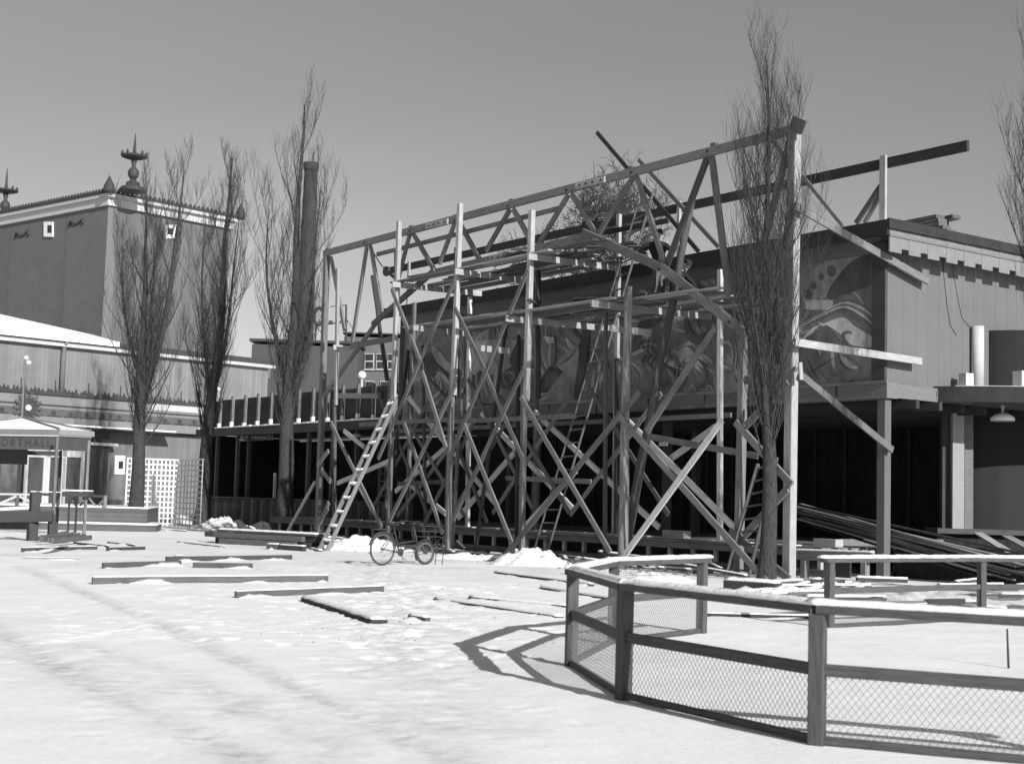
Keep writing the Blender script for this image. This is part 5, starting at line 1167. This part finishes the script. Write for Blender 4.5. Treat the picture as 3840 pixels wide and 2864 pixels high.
# ================================================================ heaps of snow
def mound(label, sx, sy, rx, ry, h, seed, mt=heap_m):
    c = onZ(sx, sy); b = B(); n, K = 64, 24; vs = [c + Z_ * h]
    for k in range(1, K + 1):
        f = k / K
        for j in range(n):
            a = 2 * math.pi * j / n; g = 1 + .22 * noise.noise((math.cos(a) * 1.3, math.sin(a) * 1.3, seed)); x, y = rx * f * g * math.cos(a), ry * f * g * math.sin(a)
            z = h * (math.cos(math.pi * f) * .5 + .5) ** .85 * (1 + .25 * noise.noise((x * 2.2, y * 2.2, seed))) + h * .42 * noise.noise((x * 4, y * 4, seed + 3)) * (1 - f * .6) + h * .24 * noise.noise((x * 11, y * 11, seed)) * (1 - f * .5)
            vs.append(c + Vector((x, y, z - .03 * f)))
    fs = [(0, 1 + j, 1 + (j + 1) % n) for j in range(n)]
    for k in range(K - 1): fs += [(1 + k * n + j, 1 + (k + 1) * n + j, 1 + (k + 1) * n + (j + 1) % n, 1 + k * n + (j + 1) % n) for j in range(n)]
    b.add(vs, fs, True); return tag(b.build('snow_heap', mt), label, 'snow heap')
mound('rounded snow heap at the foot of the crossed braces', 2000, 2118, 1.2, .9, .36, 1.0)
mound('rough snow heap behind the wheels of the bicycle', 1352, 2062, 1.5, 1.1, .36, 2.0)
mound('pointed snow heap between the second and third poplar', 838, 1985, 1.7, 1.2, .45, 3.0); mound('low snow heap left of the third poplar trunk', 1015, 1985, 1.3, 1.0, .38, 4.0)
mound('long snow bank before the white trellis', 655, 1962, 3.2, 1.3, .36, 5.0); mound('flat dirty snow heap by the right truss leg', 2975, 2226, 1.3, .8, .13, 6.0); mound('low rough snow under the back fence mesh', 3420, 2262, 2.2, 1.2, .22, 7.0, snow_d); mound('small snow heap beside the long dark plank of the fence corner', 2450, 2180, 1.3, .7, .17, 8.0)
mound('low snow heap between the bicycle and the braces', 1760, 2095, 1.6, .6, .14, 9.0)
random.seed(52)
for k in range(34):
    c = onZ(random.uniform(2920, 3840), random.uniform(2192, 2292)); a = random.gauss(.15, .6); L = random.uniform(.25, 1.3); c.z = .03 + .003 * k
    dd = Vector((math.cos(a), math.sin(a), random.uniform(-.03, .06))) * L / 2
    t = tag(timber('rubble_board', c - dd, c + dd, random.uniform(.07, .16), random.uniform(.04, .09), random.choice([ground_wood, ground_dark, wood_dark]), None), 'snow-dusted board end in the rubble behind the back fence', 'board', 'board ends in the rubble behind the back fence')
    if k % 3: snow_cap(c - dd + Z_ * .03, c + dd + Z_ * .03, .11, .04, 'snow_cover', t, k)
random.seed(41)
for k in range(46):
    c = W(random.uniform(.6, 19), random.uniform(1.35, 4.6), .05 + .004 * k); a = random.gauss(0, .5); L = random.uniform(.4, 2.4)
    dd = (A_ * math.cos(a) + N_ * math.sin(a)) * L / 2 + Z_ * random.uniform(-.02, .1)
    t = tag(timber('scrap_board', c - dd, c + dd, random.uniform(.08, .18), .04, random.choice([ground_wood, ground_dark, wood_mid, wood_dark]), None), 'scrap board lying in the litter along the foot of the stage', 'board', 'scrap boards along the foot of the stage')
    if k % 3 == 0: snow_cap(c - dd + Z_ * .02, c + dd + Z_ * .02, .09, .03, 'snow_cover', t, k)
# clods and splinters strewn over the trodden snow: too many to count
random.seed(23); b = B()
for k in range(380):
    t = random.random(); sx = random.gauss(1500, 260) if t < .55 else random.uniform(250, 2250); sy = random.uniform(2080, 2420) if t < .55 else random.uniform(1995, 2120)
    c = onZ(sx, sy); r = random.uniform(.003, .008); a = random.random() * 3.14; L = random.uniform(1, 4) * r
    b.obox(c + Z_ * (hgt(c.x, c.y) + r * .3), Vector((math.cos(a), math.sin(a), 0)), Vector((-math.sin(a), math.cos(a), 0)), Z_, L, r, r)
for k in range(500):
    c = W(random.uniform(.3, 19), random.gauss(3.4, 1.3), 0); r = random.uniform(.01, .035); a = random.random() * 3.14
    if uvz(c)[1] < 1.3: continue
    b.obox(c + Z_ * r * .3, Vector((math.cos(a), math.sin(a), 0)), Vector((-math.sin(a), math.cos(a), 0)), Z_, r * random.uniform(1, 6), r, r)
tag(b.build('wood_litter', wood_dark), 'splinters and crumbs of wood strewn over the trodden snow', 'litter', kind='stuff')
# ================================================================ delivery bicycle
c0, c1 = onZ(1432, 2119), onZ(1593, 2117); bd = (c1 - c0).normalized(); bs_ = Vector((-bd.y, bd.x, 0))
bk = thing('delivery_bicycle', 'old delivery bicycle with a small front wheel and carrier frame in the snow', 'bicycle', c0)
wb = (c1 - c0).length
def BP(x, z, s=0.0): return c0 + bd * x + Z_ * z + bs_ * s
def torus(c, R, r, name, mt, par, a0=0, a1=2 * math.pi, n=40):
    pts = [c + (bd * math.cos(a0 + (a1 - a0) * i / n) + Z_ * math.sin(a0 + (a1 - a0) * i / n)) * R for i in range(n + 1)]; return B().tube(pts, r, 8, cap=abs(a1 - a0) < 6).build(name, mt, par)
R1, R2 = .345, .265
for x, R, rr in ((0, R1, .018), (wb, R2, .027)):
    wh = torus(BP(x, R), R - rr, rr, 'wheel', iron, bk); torus(BP(x, R), R - rr * 2.3, rr * .5, 'rim', trim_m, wh)
    for k in range(28):
        a = 2 * math.pi * k / 28; e = BP(x, R) + (bd * math.cos(a) + Z_ * math.sin(a)) * (R - rr * 2.2); B().tube([BP(x, R, .025 * (-1) ** k), e], .0022, 3, cap=False).build('spoke', wire_m, wh)
    B().lathe(BP(x, R, -.045), [(.022, 0), (.022, .09)], 10, axis=bs_).build('hub', iron, wh)
    torus(BP(x, R), R + .02, .022, 'mudguard', iron, bk, math.radians(15 if x == 0 else 60), math.radians(165 if x == 0 else 215))
BB = BP(.46, .28); ST = BP(.30, .80); HT = BP(wb - .36, .86); HB_ = BP(wb - .24, .46)
for nm, p, q, r in (('seat_tube', BB, ST, .016), ('down_tube', BB, HB_, .018), ('top_tube', BB.lerp(ST, .35), HB_.lerp(HT, .18), .016), ('head_tube', HB_ + (HB_ - HT) * .1, HT, .02), ('fork', HB_, BP(wb, R2), .015)):
    B().tube([p, q], r, 8).build(nm, iron, bk)
for sgn_ in (-1, 1):
    B().tube([BB + bs_ * .03 * sgn_, BP(0, R1, .06 * sgn_)], .009, 6).build('chain_stay', iron, bk); B().tube([ST - Z_ * .08 + bs_ * .02 * sgn_, BP(0, R1, .06 * sgn_)], .008, 6).build('seat_stay', iron, bk)
B().lathe(BB - bs_ * .06, [(.085, 0), (.085, .008)], 20, axis=bs_).build('chainwheel', iron, bk)
B().tube([BB - bs_ * .07, BB - bs_ * .07 + bd * .06 - Z_ * .15, BB - bs_ * .17 + bd * .06 - Z_ * .15], .01, 6).build('crank', iron, bk); B().tube([BB + bs_ * .07, BB + bs_ * .07 - bd * .06 + Z_ * .15, BB + bs_ * .17 - bd * .06 + Z_ * .15], .01, 6).build('crank', iron, bk)
B().tube([ST, ST + Z_ * .06 - bd * .01], .012, 6).build('seat_post', iron, bk)
vs = []; 
for i, (x, w_, z) in enumerate(((-.16, .09, .03), (-.12, .11, .045), (-.02, .07, .03), (.06, .035, .025), (.13, .02, .015))): vs += [ST + bd * x + bs_ * w_ + Z_ * (.05 + z), ST + bd * x + Z_ * (.075 + z), ST + bd * x - bs_ * w_ + Z_ * (.05 + z), ST + bd * x + Z_ * (.02 + z)]
B().add(vs, [(i * 4 + j, i * 4 + (j + 1) % 4, i * 4 + 4 + (j + 1) % 4, i * 4 + 4 + j) for i in range(4) for j in range(4)] + [(3, 2, 1, 0), (16, 17, 18, 19)], True).build('saddle', cloth_d, bk)
B().tube([HT, HT + Z_ * .08 + bd * .02], .013, 6).build('stem', iron, bk)
hb = HT + Z_ * .09 + bd * .02; B().tube([hb - bs_ * .28 - bd * .2, hb - bs_ * .26 - bd * .05, hb - bs_ * .12 + bd * .02, hb, hb + bs_ * .12 + bd * .02, hb + bs_ * .26 - bd * .05, hb + bs_ * .28 - bd * .2], .011, 7).build('handlebar', iron, bk)
# carrier over the front wheel, and rear rack
cr = B(); X0, X1, zc, zt2 = wb - .22, wb + .42, R2 * 2 + .09, R2 * 2 + .32
for z in (zc, (zc + zt2) / 2, zt2): cr.tube([BP(X0, z, -.22), BP(X1, z, -.22), BP(X1, z, .22), BP(X0, z, .22), BP(X0, z, -.22)], .010, 6)
for x in (X0, (X0 + X1) / 2, X1):
    for s_ in (-.22, .22): cr.tube([BP(x, zc, s_), BP(x, zt2, s_)], .009, 6)
for k in range(6): x = X0 + (X1 - X0) * k / 5; cr.tube([BP(x, zc, -.22), BP(x, zc, .22)], .007, 5)
cr.tube([BP(wb - .3, .62), BP(X0, zc)], .012, 6); cr.build('carrier', iron, bk)
for s_ in (-.12, .12): B().tube([BP(X1 - .04, zc, s_), BP(X1 + .01, .3, s_), BP(X1 - .02, .0, s_)], .010, 6).build('stand', iron, bk); B().tube([BP(wb, R2, s_ * .5), BP(X1 - .05, zc, s_)], .008, 6).build('carrier_stay', iron, bk)
B().obox(BP(-.06, R1 * 2 + .08), bd, bs_, Z_, .42, .16, .02).build('rear_rack', iron, bk)
# ================================================================ the two workers
def person(label, J, hands, headc, look, jacket, trousers, cap=True, hscale=1.0):
    """J: joint positions; a single skinned surface for the whole figure, materials by the nearest bone"""
    names = ['pelvis', 'waist', 'chest', 'neck', 'headb', 'headt', 'shl', 'ell', 'wrl', 'shr', 'elr', 'wrr', 'hil', 'knl', 'anl', 'tol', 'hir', 'knr', 'anr', 'tor']
    rads = dict(pelvis=.155, waist=.145, chest=.165, neck=.06, headb=.085, headt=.085, shl=.085, ell=.055, wrl=.038, shr=.085, elr=.055, wrr=.038, hil=.105, knl=.068, anl=.05, tol=.042, hir=.105, knr=.068, anr=.05, tor=.042)
    J = dict(J); ch = J['chest']; up_ = (headc - ch).normalized()
    J['neck'] = ch.lerp(headc, .55); J['headb'] = headc - up_ * .05; J['headt'] = headc + up_ * .05
    ed = [('pelvis', 'waist'), ('waist', 'chest'), ('chest', 'neck'), ('neck', 'headb'), ('headb', 'headt'), ('chest', 'shl'), ('shl', 'ell'), ('ell', 'wrl'), ('chest', 'shr'), ('shr', 'elr'), ('elr', 'wrr'), ('pelvis', 'hil'), ('hil', 'knl'), ('knl', 'anl'), ('anl', 'tol'), ('pelvis', 'hir'), ('hir', 'knr'), ('knr', 'anr'), ('anr', 'tor')]
    vs = [J[n] for n in names]; rr = [rads[n] for n in names]; es = [(names.index(a), names.index(b)) for a, b in ed]
    bones = [(J[a], J[b], 1 if a in ('pelvis', 'hil', 'hir', 'knl', 'knr') and b not in ('waist',) else 2 if a in ('anl', 'anr') else 3 if a in ('neck', 'headb') else 0) for a, b in ed]
    for w_, (hd, th) in (('wrl', hands[0]), ('wrr', hands[1])):          # palm, four fingers bent, thumb from the side of the palm
        hd = hd.normalized(); th = (th - hd * th.dot(hd)).normalized(); nn = hd.cross(th); w0 = J[w_]; wi = names.index(w_)
        pc_ = w0 + hd * .075; vs.append(pc_); rr.append(.032); pi = len(vs) - 1; es.append((wi, pi)); bones.append((w0, pc_, 3))
        for f, L in ((-.033, .07), (-.011, .08), (.011, .075), (.033, .06)):
            a = pc_ + hd * .03 + th * -f; b2 = a + hd * L * .5; c2 = b2 + hd * L * .25 + nn * L * .4
            vs += [a, b2, c2]; rr += [.011, .010, .009]; es += [(pi, len(vs) - 3), (len(vs) - 3, len(vs) - 2), (len(vs) - 2, len(vs) - 1)]; bones.append((a, c2, 3))
        a = w0 + hd * .05 + th * .035; b2 = a + hd * .04 + th * .03; vs += [a, b2]; rr += [.013, .011]; es += [(pi, len(vs) - 2), (len(vs) - 2, len(vs) - 1)]; bones.append((a, b2, 3))
    me = bpy.data.meshes.new('person'); me.from_pydata([tuple(v) for v in vs], es, [])
    tmp = bpy.data.objects.new('person_tmp', me); COL.objects.link(tmp)
    md = tmp.modifiers.new('skin', 'SKIN'); md.use_smooth_shade = True
    sk = me.skin_vertices[0].data if me.skin_vertices else None
    if sk is None:
        bm = bmesh.new(); bm.from_mesh(me); bm.verts.layers.skin.verify(); bm.to_mesh(me); bm.free(); sk = me.skin_vertices[0].data
    for i, r in enumerate(rr): sk[i].radius = (r, r)
    sk[0].use_root = True
    sb = tmp.modifiers.new('sub', 'SUBSURF'); sb.levels = sb.render_levels = 2
    dg = bpy.context.evaluated_depsgraph_get(); bme = bpy.data.meshes.new_from_object(tmp.evaluated_get(dg)); bpy.data.objects.remove(tmp)
    bme.materials.clear()
    for q in (jacket, trousers, cloth_d, skin): bme.materials.append(q)
    for f in bme.polygons:
        c = f.center; best = 9; mi = 0
        for a, b2, m_ in bones:
            ab = b2 - a; t = max(0, min(1, (c - a).dot(ab) / (ab.length_squared + 1e-9))); dd = (c - a - ab * t).length
            if dd < best: best = dd; mi = m_
        f.material_index = mi; f.use_smooth = True
    base = J['anl'].lerp(J['anr'], .5); base = Vector((base.x, base.y, min(J['anl'].z, J['anr'].z) - .06))
    t = thing('person', label, 'person', base); bo = put('body', bme, None, t)
    lk_ = look.normalized(); sd = lk_.cross(up_).normalized(); u2 = sd.cross(lk_)
    def lump(c, ra, rb, rc, name, mt, par=bo):
        me2 = B().lathe(Vector((0, 0, 0)), [(math.sin(a), -math.cos(a)) for a in [.12 + 2.9 * i / 8 for i in range(9)]], 12)
        me2.v = [tuple(c + lk_ * v[0] * ra + sd * v[1] * rb + u2 * v[2] * rc) for v in me2.v]; return me2.build(name, mt, par)
    h0 = headc + u2 * .02
    lump(h0 - u2 * .0, .100, .078, .118, 'head', skin); lump(h0 + lk_ * .10 - u2 * .02, .026, .014, .024, 'nose', skin); lump(h0 + lk_ * .075 - u2 * .085, .03, .03, .03, 'chin', skin)
    for s_ in (-1, 1):
        lump(h0 + sd * .078 * s_ - u2 * .01, .02, .012, .033, 'ear', skin); lump(h0 + lk_ * .088 + sd * .03 * s_ + u2 * .012, .012, .014, .009, 'eye', bolt_m)
    lump(h0 + lk_ * .09 - u2 * .058, .012, .024, .006, 'mouth', cloth_g); lump(h0 - lk_ * .03 + u2 * .02, .085, .082, .10, 'hair', cloth_d)
    cp = lump(h0 + u2 * .075 - lk_ * .005, .115, .098, .06, 'cap', cloth_d); lump(h0 + u2 * .055 + lk_ * .10, .06, .07, .012, 'cap_peak', cloth_d, cp)
    return t
PV = 2.05                                        # the workers' line, on the right deck
def PP(x, y, v=PV): return onV(*S('d', x, y), v)
feetz = W(0, 0, 6.315).z
f1, f2 = PP(400, 1300), PP(565, 1290, PV + .12)
J1 = dict(pelvis=PP(500, 790), waist=PP(490, 640), chest=PP(480, 440), shl=PP(360, 395, PV + .12), ell=PP(190, 480, PV + .22), wrl=PP(320, 540, PV + .42), shr=PP(600, 400, PV - .1), elr=PP(700, 490, PV + .02), wrr=PP(640, 600, PV + .22),
          hil=PP(460, 840, PV + .08), knl=PP(430, 1060, PV + .2), anl=PP(400, 1272, PV + .08), tol=PP(375, 1292, PV + .24), hir=PP(545, 840, PV - .08), knr=PP(550, 1050, PV + .02), anr=PP(560, 1275, PV - .06), tor=PP(600, 1295, PV + .1))
dz = feetz + .06 - min(J1['anl'].z, J1['anr'].z)
for k in J1: J1[k] = J1[k] + Z_ * dz
hd1 = PP(505, 245) + Z_ * dz
person('worker in dark cap and jacket standing on the deck with bent arms', J1, ((A_ * -.6 + N_ * .6 - Z_ * .3, Z_), (A_ * .5 + N_ * .6 - Z_ * .5, Z_)), hd1, A_ * .35 + N_ * .75 - Z_ * .35, cloth_d, cloth_g)
J2 = dict(pelvis=PP(740, 1230), waist=PP(770, 1130), chest=PP(830, 1010), shl=PP(790, 1020, PV + .16), ell=PP(880, 1180, PV + .26), wrl=PP(980, 1250, PV + .3), shr=PP(880, 1000, PV - .14), elr=PP(1010, 1120, PV - .1), wrr=PP(1100, 1250, PV + .0),
          hil=PP(730, 1250, PV + .1), knl=PP(900, 1270, PV + .16), anl=PP(840, 1360, PV + .12), tol=PP(930, 1380, PV + .14), hir=PP(740, 1250, PV - .1), knr=PP(880, 1330, PV - .12), anr=PP(700, 1365, PV - .12), tor=PP(640, 1385, PV - .12))
dz = feetz + .055 - min(J2['anl'].z, J2['anr'].z)
for k in J2: J2[k] = J2[k] + Z_ * dz
hd2 = PP(930, 865) + Z_ * dz
person('worker in dark cap crouching on the deck and working low with both hands', J2, ((A_ * -.7 - Z_ * .4, Z_ + N_ * .2), (A_ * -.8 - Z_ * .3, Z_ - N_ * .2)), hd2, A_ * -.75 + N_ * .35 - Z_ * .45, cloth_d, cloth_d)
